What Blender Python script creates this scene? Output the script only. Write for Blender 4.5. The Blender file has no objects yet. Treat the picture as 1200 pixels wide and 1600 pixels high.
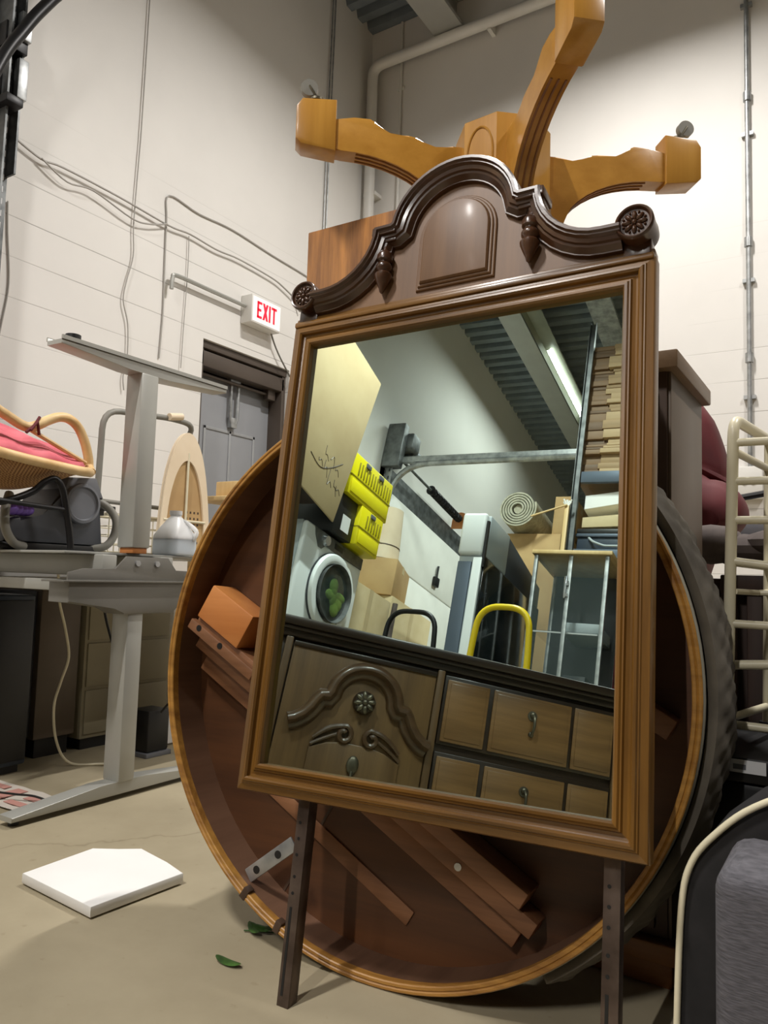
import bpy, bmesh, math, random
from mathutils import Vector, Matrix
random.seed(7)
SC = bpy.context.scene
COL = SC.collection
R = math.radians

# ------------------------------------------------------------------ materials
_M = {}
def nodes(name):
    m = bpy.data.materials.new(name); m.use_nodes = True
    nt = m.node_tree; b = nt.nodes['Principled BSDF']
    return m, nt, b
def lin(c):
    return tuple((x/12.92 if x <= .04045 else ((x+.055)/1.055)**2.4) for x in c)
def rgb(r, g, b):
    return lin((r/255, g/255, b/255)) + (1,)
def setp(b, rough=.5, metal=0, spec=None, coat=0):
    b.inputs['Roughness'].default_value = rough
    b.inputs['Metallic'].default_value = metal
    if spec is not None: b.inputs['Specular IOR Level'].default_value = spec
    if coat: b.inputs['Coat Weight'].default_value = coat; b.inputs['Coat Roughness'].default_value = .15
def noise_mat(name, c1, c2, scale=6, rough=.5, metal=0, stretch=(1, 1, 1), bump=0, detail=4, spec=None, coat=0, lo=.35, hi=.65, bscale=None):
    m, nt, b = nodes(name)
    tc = nt.nodes.new('ShaderNodeTexCoord'); mp = nt.nodes.new('ShaderNodeMapping')
    mp.inputs['Scale'].default_value = stretch
    n = nt.nodes.new('ShaderNodeTexNoise'); n.inputs['Scale'].default_value = scale; n.inputs['Detail'].default_value = detail
    cr = nt.nodes.new('ShaderNodeValToRGB')
    cr.color_ramp.elements[0].position = lo; cr.color_ramp.elements[0].color = c1
    cr.color_ramp.elements[1].position = hi; cr.color_ramp.elements[1].color = c2
    L = nt.links.new
    L(tc.outputs['Object'], mp.inputs['Vector']); L(mp.outputs[0], n.inputs['Vector']); L(n.outputs['Fac'], cr.inputs['Fac']); L(cr.outputs[0], b.inputs['Base Color'])
    if bump:
        bp = nt.nodes.new('ShaderNodeBump'); bp.inputs['Strength'].default_value = bump; bp.inputs['Distance'].default_value = .004
        if bscale:
            n2 = nt.nodes.new('ShaderNodeTexNoise'); n2.inputs['Scale'].default_value = bscale; n2.inputs['Detail'].default_value = 3
            L(mp.outputs[0], n2.inputs['Vector']); L(n2.outputs['Fac'], bp.inputs['Height'])
        else: L(n.outputs['Fac'], bp.inputs['Height'])
        L(bp.outputs[0], b.inputs['Normal'])
    setp(b, rough, metal, spec, coat)
    return m
def flat(name, c, rough=.5, metal=0, spec=None, coat=0, var=.12):
    c2 = tuple(min(1, x*(1+var)) for x in c[:3])+(1,); c1 = tuple(x*(1-var) for x in c[:3])+(1,)
    return noise_mat(name, c1, c2, 5, rough, metal, spec=spec, coat=coat)
def wood(name, c1, c2, axis=2, rough=.4, scale=9, bump=.15, coat=0, spec=None):
    st = [1, 1, 1]; st[axis] = .07
    m, nt, b = nodes(name)
    L = nt.links.new
    tc = nt.nodes.new('ShaderNodeTexCoord'); mp = nt.nodes.new('ShaderNodeMapping'); mp.inputs['Scale'].default_value = st
    n = nt.nodes.new('ShaderNodeTexNoise'); n.inputs['Scale'].default_value = scale*3; n.inputs['Detail'].default_value = 6; n.inputs['Roughness'].default_value = .65
    n2 = nt.nodes.new('ShaderNodeTexNoise'); n2.inputs['Scale'].default_value = scale*.6; n2.inputs['Detail'].default_value = 2; n2.inputs['Distortion'].default_value = 1.2
    mx = nt.nodes.new('ShaderNodeMath'); mx.operation = 'ADD'
    ml = nt.nodes.new('ShaderNodeMath'); ml.operation = 'MULTIPLY'; ml.inputs[1].default_value = .5
    cr = nt.nodes.new('ShaderNodeValToRGB')
    e = cr.color_ramp.elements; e[0].position = .36; e[0].color = c1; e[1].position = .64; e[1].color = c2
    L(tc.outputs['Object'], mp.inputs['Vector']); L(mp.outputs[0], n.inputs['Vector']); L(mp.outputs[0], n2.inputs['Vector'])
    L(n.outputs['Fac'], mx.inputs[0]); L(n2.outputs['Fac'], mx.inputs[1]); L(mx.outputs[0], ml.inputs[0]); L(ml.outputs[0], cr.inputs['Fac']); L(cr.outputs[0], b.inputs['Base Color'])
    bp = nt.nodes.new('ShaderNodeBump'); bp.inputs['Strength'].default_value = bump; bp.inputs['Distance'].default_value = .002
    L(n.outputs['Fac'], bp.inputs['Height']); L(bp.outputs[0], b.inputs['Normal'])
    setp(b, rough, 0, spec, coat)
    return m
def emit(name, c, s):
    m, nt, b = nodes(name)
    b.inputs['Base Color'].default_value = c; b.inputs['Emission Color'].default_value = c; b.inputs['Emission Strength'].default_value = s
    return m
def cmu(name, axes, c1, c2, mort, zoff):
    m, nt, b = nodes(name); L = nt.links.new
    tc = nt.nodes.new('ShaderNodeTexCoord'); sx = nt.nodes.new('ShaderNodeSeparateXYZ'); cx = nt.nodes.new('ShaderNodeCombineXYZ')
    L(tc.outputs['Object'], sx.inputs[0]); L(sx.outputs[axes], cx.inputs[0])
    ad = nt.nodes.new('ShaderNodeMath'); ad.operation = 'ADD'; ad.inputs[1].default_value = zoff
    L(sx.outputs[2], ad.inputs[0]); L(ad.outputs[0], cx.inputs[1])
    br = nt.nodes.new('ShaderNodeTexBrick'); br.inputs['Scale'].default_value = 1
    br.offset = 0; br.inputs['Brick Width'].default_value = 60; br.inputs['Row Height'].default_value = .2032; br.inputs['Mortar Size'].default_value = .0035; br.inputs['Mortar Smooth'].default_value = .6
    br.inputs['Color1'].default_value = c1; br.inputs['Color2'].default_value = c2; br.inputs['Mortar'].default_value = mort
    L(cx.outputs[0], br.inputs['Vector'])
    n = nt.nodes.new('ShaderNodeTexNoise'); n.inputs['Scale'].default_value = 1.2; n.inputs['Detail'].default_value = 5
    L(tc.outputs['Object'], n.inputs['Vector'])
    # thick paint hides the joints in patches and all along the upper wall
    nm = nt.nodes.new('ShaderNodeTexNoise'); nm.inputs['Scale'].default_value = .9; nm.inputs['Detail'].default_value = 2; L(tc.outputs['Object'], nm.inputs['Vector'])
    rm = nt.nodes.new('ShaderNodeMapRange'); rm.inputs['From Min'].default_value = .38; rm.inputs['From Max'].default_value = .62; L(nm.outputs['Fac'], rm.inputs['Value'])
    rz = nt.nodes.new('ShaderNodeMapRange'); rz.inputs['From Min'].default_value = 3.3; rz.inputs['From Max'].default_value = 2.6; L(sx.outputs[2], rz.inputs['Value'])
    jm = nt.nodes.new('ShaderNodeMath'); jm.operation = 'MULTIPLY'; L(rm.outputs[0], jm.inputs[0]); L(rz.outputs[0], jm.inputs[1])
    jb = nt.nodes.new('ShaderNodeMath'); jb.operation = 'MULTIPLY'; L(jm.outputs[0], jb.inputs[0]); L(br.outputs['Fac'], jb.inputs[1])
    jx = nt.nodes.new('ShaderNodeMixRGB'); jx.inputs['Color1'].default_value = c1; jx.inputs['Color2'].default_value = mort; L(jb.outputs[0], jx.inputs['Fac'])
    cr = nt.nodes.new('ShaderNodeValToRGB'); cr.color_ramp.elements[0].position = .3; cr.color_ramp.elements[0].color = (.93, .93, .93, 1); cr.color_ramp.elements[1].position = .6; cr.color_ramp.elements[1].color = (1, 1, 1, 1)
    L(n.outputs['Fac'], cr.inputs['Fac'])
    mx = nt.nodes.new('ShaderNodeMixRGB'); mx.blend_type = 'MULTIPLY'; mx.inputs['Fac'].default_value = 1
    L(jx.outputs[0], mx.inputs['Color1']); L(cr.outputs[0], mx.inputs['Color2']); L(mx.outputs[0], b.inputs['Base Color'])
    n3 = nt.nodes.new('ShaderNodeTexNoise'); n3.inputs['Scale'].default_value = 45; n3.inputs['Detail'].default_value = 3
    L(tc.outputs['Object'], n3.inputs['Vector'])
    a2 = nt.nodes.new('ShaderNodeMath'); a2.operation = 'MULTIPLY_ADD'; a2.inputs[1].default_value = -1.0
    m2 = nt.nodes.new('ShaderNodeMath'); m2.operation = 'MULTIPLY'; m2.inputs[1].default_value = .12
    L(n3.outputs['Fac'], m2.inputs[0]); L(jb.outputs[0], a2.inputs[0]); L(m2.outputs[0], a2.inputs[2])
    bp = nt.nodes.new('ShaderNodeBump'); bp.inputs['Strength'].default_value = .35; bp.inputs['Distance'].default_value = .004
    L(a2.outputs[0], bp.inputs['Height']); L(bp.outputs[0], b.inputs['Normal'])
    setp(b, .62, 0, .3)
    return m
def glassmat(name, c, rough=.02, alpha=.25):
    m, nt, b = nodes(name)
    b.inputs['Base Color'].default_value = c; b.inputs['Alpha'].default_value = alpha; setp(b, rough, 0, .6)
    return m

M = dict(
 wall_l=cmu('painted_block_left', 1, rgb(232,229,224), rgb(222,218,212), rgb(176,172,168), .1016),
 wall_b=cmu('painted_block_back', 0, rgb(231,228,223), rgb(221,217,211), rgb(170,166,160), .1216),
 wall_p=noise_mat('painted_wall', rgb(150,146,140), rgb(160,156,150), 2, .65),
 deck=flat('steel_deck', rgb(128,137,144), .55, .3),
 galv=noise_mat('galvanised', rgb(142,144,144), rgb(190,192,192), 18, .42, .75, lo=.3, hi=.7),
 galv_d=noise_mat('galvanised_dark', rgb(84,86,86), rgb(128,130,130), 14, .5, .6, lo=.3, hi=.7),
 white=flat('white_paint', rgb(226,224,218), .45, var=.03),
 ivory=flat('cream_paint', rgb(222,214,186), .35, var=.05),
 black=flat('black_plastic', rgb(22,22,23), .45, var=.2),
 blackm=flat('black_metal', rgb(26,25,26), .4, .3, var=.2),
 dgrey=flat('dark_grey_plastic', rgb(66,68,74), .4, var=.1),
 mgrey=flat('mid_grey_plastic', rgb(110,112,118), .4, var=.08),
 desk=flat('grey_powder_coat', rgb(170,170,164), .38, .25, var=.04),
 deskd=flat('grey_steel', rgb(128,126,120), .42, .35, var=.06),
 rubber=flat('grey_hose', rgb(128,126,118), .5, var=.08),
 beige=flat('beige_steel', rgb(150,142,118), .5, var=.05),
 brown_st=flat('brown_steel', rgb(96,84,70), .5, var=.08),
 foam=flat('white_foam', rgb(244,243,241), .75, var=.015),
 jug=flat('milky_plastic', rgb(243,246,250), .35, var=.02),
 liquid=flat('pale_liquid', rgb(214,226,240), .3, var=.02),
 pink=noise_mat('pink_fabric', rgb(198,88,102), rgb(216,116,126), 9, .85, bump=.2),
 red=noise_mat('red_fabric', rgb(84,22,28), rgb(106,31,37), 6, .7, bump=.2),
 rattan=noise_mat('rattan_cane', rgb(214,174,116), rgb(238,208,156), 14, .45, lo=.3, hi=.7),
 grey_f=noise_mat('grey_woven_fabric', rgb(64,63,68), rgb(90,88,94), 60, .9, stretch=(1,1,6), bump=.4, lo=.3, hi=.7),
 black_f=noise_mat('black_fabric', rgb(24,23,24), rgb(34,32,33), 30, .9),
 blanket=noise_mat('grey_moving_blanket', rgb(70,64,56), rgb(104,97,86), 9, .85, stretch=(1,1,1), bump=.6, detail=5),
 cloth=noise_mat('heap_cloth', rgb(72,62,60), rgb(112,102,98), 7, .9, bump=.4),
 card=noise_mat('cardboard', rgb(178,144,98), rgb(192,160,112), 5, .8),
 card2=noise_mat('tan_cardboard', rgb(200,180,140), rgb(212,194,156), 5, .8),
 card3=noise_mat('pale_cardboard', rgb(190,166,124), rgb(202,180,138), 3, .75),
 shade=noise_mat('cream_shade', rgb(226,206,176), rgb(234,216,188), 6, .7),
 yellow=flat('yellow_plastic', rgb(236,222,20), .4, var=.04),
 yell_d=flat('dark_yellow_print', rgb(150,140,20), .5, var=.1),  # darker yellow for the case ribs and seams
 yelm=flat('yellow_tube', rgb(232,200,24), .35, var=.06),
 label=flat('white_label', rgb(225,225,225), .6, var=.02),
 appl=flat('white_enamel', rgb(232,236,236), .28, var=.02),
 appl_g=flat('grey_enamel', rgb(178,186,190), .35, var=.03),
 chrome=flat('chrome', rgb(190,192,196), .18, .9, var=.04),
 green=noise_mat('green_laundry', rgb(60,90,40), rgb(150,190,80), 7, .7),
 dglass=flat('dark_glass', rgb(14,18,18), .08, 0, .6, var=.1),
 glass=glassmat('clear_glass', rgb(120,134,134), .02, .10),
 bluesteel=flat('blue_grey_beam', rgb(88,98,112), .45, .4, var=.06),
 bin=flat('navy_plastic', rgb(48,58,72), .4, var=.08),
 carpet=noise_mat('carpet_pile', rgb(150,144,124), rgb(182,176,156), 40, .95, bump=.4),
 carpet_b=noise_mat('carpet_backing', rgb(160,156,138), rgb(186,182,164), 30, .95, bump=.3),
 paper=flat('paper', rgb(214,206,196), .7, var=.03),
 paper_r=flat('paper_red_print', rgb(204,150,140), .7, var=.05),
 leaf=noise_mat('leaf', rgb(36,60,22), rgb(70,110,44), 20, .5),
 exit_f=emit('exit_face', rgb(244,242,240), .25),
 exit_r=emit('exit_red', rgb(222,22,58), .3),
 tube=emit('lit_tube', (1, .97, .9, 1), 7),
 door=flat('grey_door_paint', rgb(146,148,152), .45, var=.03),
 door_p=flat('grey_door_panel', rgb(156,158,160), .45, var=.03),
 hdr=flat('dark_brown_steel', rgb(82,72,64), .5, .2, var=.08),
 bronze=noise_mat('oiled_bronze', rgb(84,78,66), rgb(120,114,98), 20, .4, .7),
 # woods
 mir=wood('walnut_upright', rgb(70,45,15), rgb(128,89,35), 1, .33, 14, .2, coat=.25),
 mir_h=wood('walnut_level', rgb(70,45,15), rgb(128,89,35), 0, .33, 14, .2, coat=.25),
 mir_d=wood('dark_walnut_moulding', rgb(46,27,16), rgb(80,50,30), 0, .3, 12, .15, coat=.3),
 mir_p=wood('walnut_panel', rgb(88,60,37), rgb(126,92,60), 1, .5, 6, .12, coat=.05),
 oak=wood('honey_oak', rgb(170,118,40), rgb(194,142,60), 0, .3, 8, .12, coat=.35),
 oak_u=wood('honey_oak_upright', rgb(174,122,44), rgb(198,146,64), 2, .3, 8, .12, coat=.35),
 rim=wood('table_rim', rgb(132,88,36), rgb(190,140,66), 0, .45, 18, .2),
 well=wood('reddish_table_underside', rgb(60,35,18), rgb(100,61,32), 0, .5, 5, .15),
 apron=wood('table_apron', rgb(84,58,42), rgb(118,86,66), 2, .5, 6, .15),
 slide=wood('table_slide', rgb(100,64,40), rgb(142,98,66), 0, .5, 10, .2),
 slide_o=wood('orange_block', rgb(184,112,56), rgb(208,138,76), 0, .45, 7, .15),
 chest=wood('dark_chest', rgb(52,38,28), rgb(78,58,44), 2, .5, 6, .12),
 chest_s=flat('chest_side_laminate', rgb(98,83,68), .5, var=.06),
 chest_t=wood('chest_top', rgb(104,82,58), rgb(140,112,84), 1, .45, 6, .12),
 chest_b=wood('chest_plinth', rgb(110,70,34), rgb(150,98,50), 0, .5, 8, .2),
 leafw=wood('table_leaf_grain', rgb(84,44,16), rgb(196,134,68), 2, .35, 13, .15, coat=.2),
 pale=wood('pale_wood', rgb(204,170,112), rgb(226,196,142), 2, .5, 8, .12),
 dr_o=wood('dresser_carcass', rgb(34,24,17), rgb(56,41,29), 0, .38, 10, .15, coat=.2),
 dr_v=wood('dresser_stile', rgb(76,56,36), rgb(110,84,56), 2, .38, 10, .15, coat=.2),
 dr_p=wood('dresser_panel', rgb(98,71,42), rgb(140,104,65), 0, .38, 9, .15, coat=.2),
 dr_pv=wood('dresser_door_panel', rgb(82,60,37), rgb(118,90,57), 2, .38, 9, .15, coat=.2),
 dr_c=wood('dresser_carving', rgb(62,44,30), rgb(96,72,50), 0, .32, 9, .15, coat=.3),
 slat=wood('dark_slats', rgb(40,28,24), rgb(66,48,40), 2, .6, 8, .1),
 plank_d=wood('board_shaded_face', rgb(122,92,62), rgb(150,118,84), 0, .6, 8, .2),  # shade on the stack's left face put into the board colour
 plank_l=wood('board_lit_face', rgb(172,144,106), rgb(196,168,130), 0, .6, 8, .2),  # light on the stack's right face put into the board colour
 plank_d2=wood('board_shaded_face_dark', rgb(96,70,46), rgb(126,96,66), 0, .6, 8, .2),
 plank_l2=wood('board_lit_face_dark', rgb(150,122,86), rgb(178,148,110), 0, .6, 8, .2),
 wirec=flat('painted_wire', rgb(168,164,158), .5, var=.05),
 refl=flat('olive_reflector', rgb(126,128,112), .45),
 edge=flat('grey_edge_band', rgb(150,146,132), .45),
 plat=wood('rough_timber', rgb(120,96,66), rgb(150,122,88), 0, .7, 8, .2),
 brk=noise_mat('bracket_steel', rgb(72,60,54), rgb(110,96,88), 16, .42, .7, lo=.3, hi=.7),
 mirror=None, floor=None)
for k_ in ('jug', 'liquid'):
    b = M[k_].node_tree.nodes['Principled BSDF']; b.inputs['Subsurface Weight'].default_value = .9; b.inputs['Subsurface Radius'].default_value = (.1, .1, .1); b.inputs['Subsurface Scale'].default_value = .6
m, nt, b = nodes('mirror_silver'); b.inputs['Base Color'].default_value = (.69, .85, .81, 1); setp(b, 0, 1); M['mirror'] = m
# concrete floor
m, nt, b = nodes('concrete'); L = nt.links.new
tc = nt.nodes.new('ShaderNodeTexCoord'); n = nt.nodes.new('ShaderNodeTexNoise'); n.inputs['Scale'].default_value = 1.6; n.inputs['Detail'].default_value = 7; n.inputs['Roughness'].default_value = .62
cr = nt.nodes.new('ShaderNodeValToRGB'); cr.color_ramp.elements[0].position = .3; cr.color_ramp.elements[0].color = rgb(150,139,115); cr.color_ramp.elements[1].position = .7; cr.color_ramp.elements[1].color = rgb(173,162,137)
v = nt.nodes.new('ShaderNodeTexVoronoi'); v.feature = 'DISTANCE_TO_EDGE'; v.inputs['Scale'].default_value = .55
n4 = nt.nodes.new('ShaderNodeTexNoise'); n4.inputs['Scale'].default_value = 4; n4.inputs['Detail'].default_value = 4
va = nt.nodes.new('ShaderNodeVectorMath'); va.operation = 'MULTIPLY_ADD'; va.inputs[1].default_value = (.25,)*3
L(tc.outputs['Object'], n4.inputs['Vector']); L(n4.outputs['Color'], va.inputs[0]); L(tc.outputs['Object'], va.inputs[2]); L(va.outputs[0], v.inputs['Vector'])
cr2 = nt.nodes.new('ShaderNodeValToRGB'); cr2.color_ramp.elements[0].position = 0; cr2.color_ramp.elements[0].color = (.75, .74, .72, 1); cr2.color_ramp.elements[1].position = .004; cr2.color_ramp.elements[1].color = (1, 1, 1, 1)
L(v.outputs['Distance'], cr2.inputs['Fac'])
n5 = nt.nodes.new('ShaderNodeTexNoise'); n5.inputs['Scale'].default_value = 24; n5.inputs['Detail'].default_value = 3; L(tc.outputs['Object'], n5.inputs['Vector'])
cr3 = nt.nodes.new('ShaderNodeValToRGB'); cr3.color_ramp.elements[0].position = .24; cr3.color_ramp.elements[0].color = (.78, .75, .7, 1); cr3.color_ramp.elements[1].position = .34; cr3.color_ramp.elements[1].color = (1, 1, 1, 1)
L(n5.outputs['Fac'], cr3.inputs['Fac'])
mx = nt.nodes.new('ShaderNodeMixRGB'); mx.blend_type = 'MULTIPLY'; mx.inputs['Fac'].default_value = 1
mx2 = nt.nodes.new('ShaderNodeMixRGB'); mx2.blend_type = 'MULTIPLY'; mx2.inputs['Fac'].default_value = .7
L(tc.outputs['Object'], n.inputs['Vector']); L(n.outputs['Fac'], cr.inputs['Fac']); L(cr.outputs[0], mx.inputs['Color1']); L(cr2.outputs[0], mx.inputs['Color2'])
L(mx.outputs[0], mx2.inputs['Color1']); L(cr3.outputs[0], mx2.inputs['Color2']); L(mx2.outputs[0], b.inputs['Base Color'])
setp(b, .55, 0, .35); M['floor'] = m

# ------------------------------------------------------------------ mesh builder
def frames(pts, closed=False):
    P = [Vector(p) for p in pts]; n = len(P); T = []
    for i in range(n):
        a = P[(i-1) % n] if closed or i > 0 else P[0]; c = P[(i+1) % n] if closed or i < n-1 else P[-1]
        T.append((c-a).normalized())
    up = Vector((0, 0, 1)) if abs(T[0].z) < .9 else Vector((1, 0, 0))
    N = [(up-T[0]*up.dot(T[0])).normalized()]
    for i in range(1, n):
        q = T[i-1].rotation_difference(T[i]); v_ = q @ N[-1]
        N.append((v_-T[i]*v_.dot(T[i])).normalized())
    return P, T, N
def curve(pts, k=6, closed=False):
    P = [Vector(p) for p in pts]; n = len(P); out = []
    for i in range(n if closed else n-1):
        if closed: p0, p1, p2, p3 = P[i-1], P[i], P[(i+1) % n], P[(i+2) % n]
        else: p0, p1, p2, p3 = P[max(i-1, 0)], P[i], P[i+1], P[min(i+2, n-1)]
        for j in range(k):
            t = j/k
            out.append(.5*((2*p1)+(p2-p0)*t+(2*p0-5*p1+4*p2-p3)*t*t+(3*p1-p0-3*p2+p3)*t**3))
    if not closed: out.append(P[-1])
    return out
def bend(pts, r, k=5):
    """polyline with rounded corners of radius r"""
    P = [Vector(p) for p in pts]; out = [P[0]]
    for i in range(1, len(P)-1):
        a, b_, c = P[i-1], P[i], P[i+1]
        d1 = (a-b_); d2 = (c-b_); rr = min(r, d1.length*.49, d2.length*.49)
        p1 = b_+d1.normalized()*rr; p2 = b_+d2.normalized()*rr
        for j in range(k+1):
            t = j/k; out.append((1-t)**2*p1+2*t*(1-t)*b_+t*t*p2)
    out.append(P[-1]); return out
class B:
    def __init__(s): s.bm = bmesh.new()
    def _add(s, verts, faces, Mx=None):
        vs = [s.bm.verts.new((Mx @ Vector(p)) if Mx else Vector(p)) for p in verts]
        fs = []
        for f in faces:
            try: fs.append(s.bm.faces.new([vs[i] for i in f]))
            except ValueError: pass
        return vs, fs
    def box(s, lo, hi, bev=0, Mx=None, seg=2):
        x0, y0, z0 = [min(a, c) for a, c in zip(lo, hi)]; x1, y1, z1 = [max(a, c) for a, c in zip(lo, hi)]
        v_ = [(x0,y0,z0),(x1,y0,z0),(x1,y1,z0),(x0,y1,z0),(x0,y0,z1),(x1,y0,z1),(x1,y1,z1),(x0,y1,z1)]
        vs, fs = s._add(v_, [(3,2,1,0),(4,5,6,7),(0,1,5,4),(1,2,6,5),(2,3,7,6),(3,0,4,7)], Mx)
        if bev:
            es = list({e for f in fs for e in f.edges})
            bmesh.ops.bevel(s.bm, geom=es, offset=bev, segments=seg, profile=.5, affect='EDGES', clamp_overlap=True)
        return s
    def tube(s, pts, r, n=10, closed=False, rads=None, Mx=None, ry=None):
        P, T, N = frames(pts, closed); rings = []
        for i, (p, t, nn) in enumerate(zip(P, T, N)):
            bn = t.cross(nn); rr = rads[i] if rads else r; r2 = (ry/r*rr) if ry else rr
            rings.append([p+nn*rr*math.cos(2*math.pi*k/n)+bn*r2*math.sin(2*math.pi*k/n) for k in range(n)])
        V = [q for ring in rings for q in ring]; F = []
        m_ = len(rings)
        for i in range(m_ if closed else m_-1):
            for k in range(n):
                a, c = i*n, ((i+1) % m_)*n
                F.append((a+k, a+(k+1) % n, c+(k+1) % n, c+k))
        if not closed: F += [tuple(range(n-1, -1, -1)), tuple((m_-1)*n+k for k in range(n))]
        s._add(V, F, Mx); return s
    def lathe(s, prof, Mx=None, n=32, cap=True):
        V = []; F = []; m_ = len(prof)
        for r, z in prof:
            for k in range(n): V.append((r*math.cos(2*math.pi*k/n), r*math.sin(2*math.pi*k/n), z))
        for i in range(m_-1):
            for k in range(n): F.append((i*n+k, i*n+(k+1) % n, (i+1)*n+(k+1) % n, (i+1)*n+k))
        if cap: F += [tuple(range(n-1, -1, -1)), tuple((m_-1)*n+k for k in range(n))]
        s._add(V, F, Mx); return s
    def prism(s, poly, z0, z1, Mx=None, bev=0):
        n = len(poly); V = [(x, y, z0) for x, y in poly]+[(x, y, z1) for x, y in poly]
        F = [tuple(range(n-1, -1, -1)), tuple(range(n, 2*n))]+[(i, (i+1) % n, n+(i+1) % n, n+i) for i in range(n)]
        vs, fs = s._add(V, F, Mx)
        if bev:
            es = list({e for f in fs[:2] for e in f.edges})
            bmesh.ops.bevel(s.bm, geom=es, offset=bev, segments=2, profile=.5, affect='EDGES', clamp_overlap=True)
        return s
    def loops(s, rings, closed=True, caps=False, Mx=None):
        n = len(rings[0]); V = [p for r_ in rings for p in r_]; F = []
        for i in range(len(rings)-1):
            for k in range(n if closed else n-1):
                F.append((i*n+k, i*n+(k+1) % n, (i+1)*n+(k+1) % n, (i+1)*n+k))
        if caps: F += [tuple(range(n-1, -1, -1)), tuple((len(rings)-1)*n+k for k in range(n))]
        s._add(V, F, Mx); return s
    def sphere(s, c, r, sc=(1, 1, 1), n=16, Mx=None):
        prof = []
        mm = Matrix.Translation(c) @ Matrix.Diagonal((r*sc[0], r*sc[1], r*sc[2], 1))
        if Mx: mm = Mx @ mm
        V = []; F = []; h = n//2
        for i in range(h+1):
            a = math.pi*i/h
            rr = max(math.sin(a), 1e-3)
            for k in range(n): V.append((rr*math.cos(2*math.pi*k/n), rr*math.sin(2*math.pi*k/n), -math.cos(a)))
        for i in range(h):
            for k in range(n): F.append((i*n+k, i*n+(k+1) % n, (i+1)*n+(k+1) % n, (i+1)*n+k))
        F += [tuple(range(n-1, -1, -1)), tuple(h*n+k for k in range(n))]
        s._add(V, F, mm); return s
    def cyl(s, p, q, r, n=20, r2=None):
        p, q = Vector(p), Vector(q); d = q-p
        mm = Matrix.Translation(p) @ d.to_track_quat('Z', 'Y').to_matrix().to_4x4()
        return s.lathe([(r, 0), (r2 or r, d.length)], mm, n)
def pillow(poly, y0, y1, n=9, k=3):
    """soft cushion: outline in x,z swelling between y0 and y1"""
    P = curve([(x, 0, z) for x, z in poly], k, True); cx = sum(p.x for p in P)/len(P); cz = sum(p.z for p in P)/len(P); rings = []
    for i in range(n+1):
        t = -1+2*i/n; s = max(.05, (1-abs(t)**3.2))**.42
        rings.append([(cx+(p.x-cx)*s, (y0+y1)/2+(y1-y0)/2*t, cz+(p.z-cz)*s) for p in P])
    return B().loops(rings, caps=True)
MATX = {}
def finish(name, bld, mat, inv=None, ang=38):
    bm = bld.bm
    if inv is not None: bmesh.ops.transform(bm, matrix=inv, verts=bm.verts)
    bmesh.ops.remove_doubles(bm, verts=bm.verts, dist=1e-6)
    bmesh.ops.recalc_face_normals(bm, faces=bm.faces)
    ca = R(ang)
    for e in bm.edges:
        if len(e.link_faces) == 2 and e.calc_face_angle(0) > ca: e.smooth = False
    for f in bm.faces: f.smooth = True
    me = bpy.data.meshes.new(name); bm.to_mesh(me); bm.free()
    me.materials.append(mat)
    o = bpy.data.objects.new(name, me); COL.objects.link(o)
    return o
def tagset(o, label, cat, group=None):
    o['label'] = label; o['category'] = cat
    if group: o['group'] = group
def thing(name, label, cat, loc=(0, 0, 0), group=None, mx=None):
    o = bpy.data.objects.new(name, None); COL.objects.link(o); o.empty_display_size = .05
    mx = mx or Matrix.Translation(loc); o.matrix_basis = mx
    MATX[o.name] = mx; tagset(o, label, cat, group); return o
def rootmx(o):
    while o.parent: o = o.parent
    return MATX[o.name]
EACH = {'hole', 'punched_slot', 'bolt', 'bolt_hole', 'socket', 'screw', 'bracket', 'glide', 'hanger', 'leg_tube', 'binding', 'splinters', 'tape', 'groove', 'crossbar', 'stand', 'scrawl', 'print', 'opener', 'closer_bar', 'rim_piece', 'door_rail', 'handle_wire', 'foot_cap'}
def islands(bld):
    bm = bld.bm; seen = set(); out = []
    for v0 in bm.verts:
        if v0 in seen: continue
        st = [v0]; seen.add(v0); comp = []
        while st:
            v_ = st.pop(); comp.append(v_)
            for e in v_.link_edges:
                w_ = e.other_vert(v_)
                if w_ not in seen: seen.add(w_); st.append(w_)
        out.append(comp)
    if len(out) < 2: return [bld]
    res = []
    for comp in out:
        nb = B(); mp = {v_: nb.bm.verts.new(v_.co) for v_ in comp}; fs = {f for v_ in comp for f in v_.link_faces}
        for f in fs: nb.bm.faces.new([mp[v_] for v_ in f.verts])
        res.append(nb)
    bm.free(); return res
def part(name, bld, mat, par, local=False, label=None, ang=38):
    if name in EACH:
        bs = islands(bld)
        if len(bs) > 1:
            for q in bs: o = part(name, q, mat, par, local, label, ang)
            return o
    o = finish(name, bld, mat, None if local else rootmx(par).inverted(), ang)
    o.parent = par
    if label: o['label'] = label
    return o
def solo(name, bld, mat, label, cat, loc=None, group=None, ang=38, mx=None, local=False):
    mx = mx or Matrix.Translation(loc or (0, 0, 0))
    o = finish(name, bld, mat, None if local else mx.inverted(), ang); o.matrix_basis = mx; MATX[o.name] = mx
    tagset(o, label, cat, group); return o
def struct(name, bld, mat):
    o = finish(name, bld, mat); o['kind'] = 'structure'; MATX[o.name] = Matrix.Identity(4); return o
def clone(o, mx, label, par=None):
    c = o.copy(); COL.objects.link(c)
    if par: c.parent = par
    else:
        c.matrix_basis = mx; MATX[c.name] = mx; c['label'] = label
    for ch in list(o.children): clone(ch, None, None, c)
    return c
def basis(o, x, y, z):
    m_ = Matrix.Identity(4)
    for i in range(3): m_[i][0] = x[i]; m_[i][1] = y[i]; m_[i][2] = z[i]; m_[i][3] = o[i]
    return m_
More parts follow.
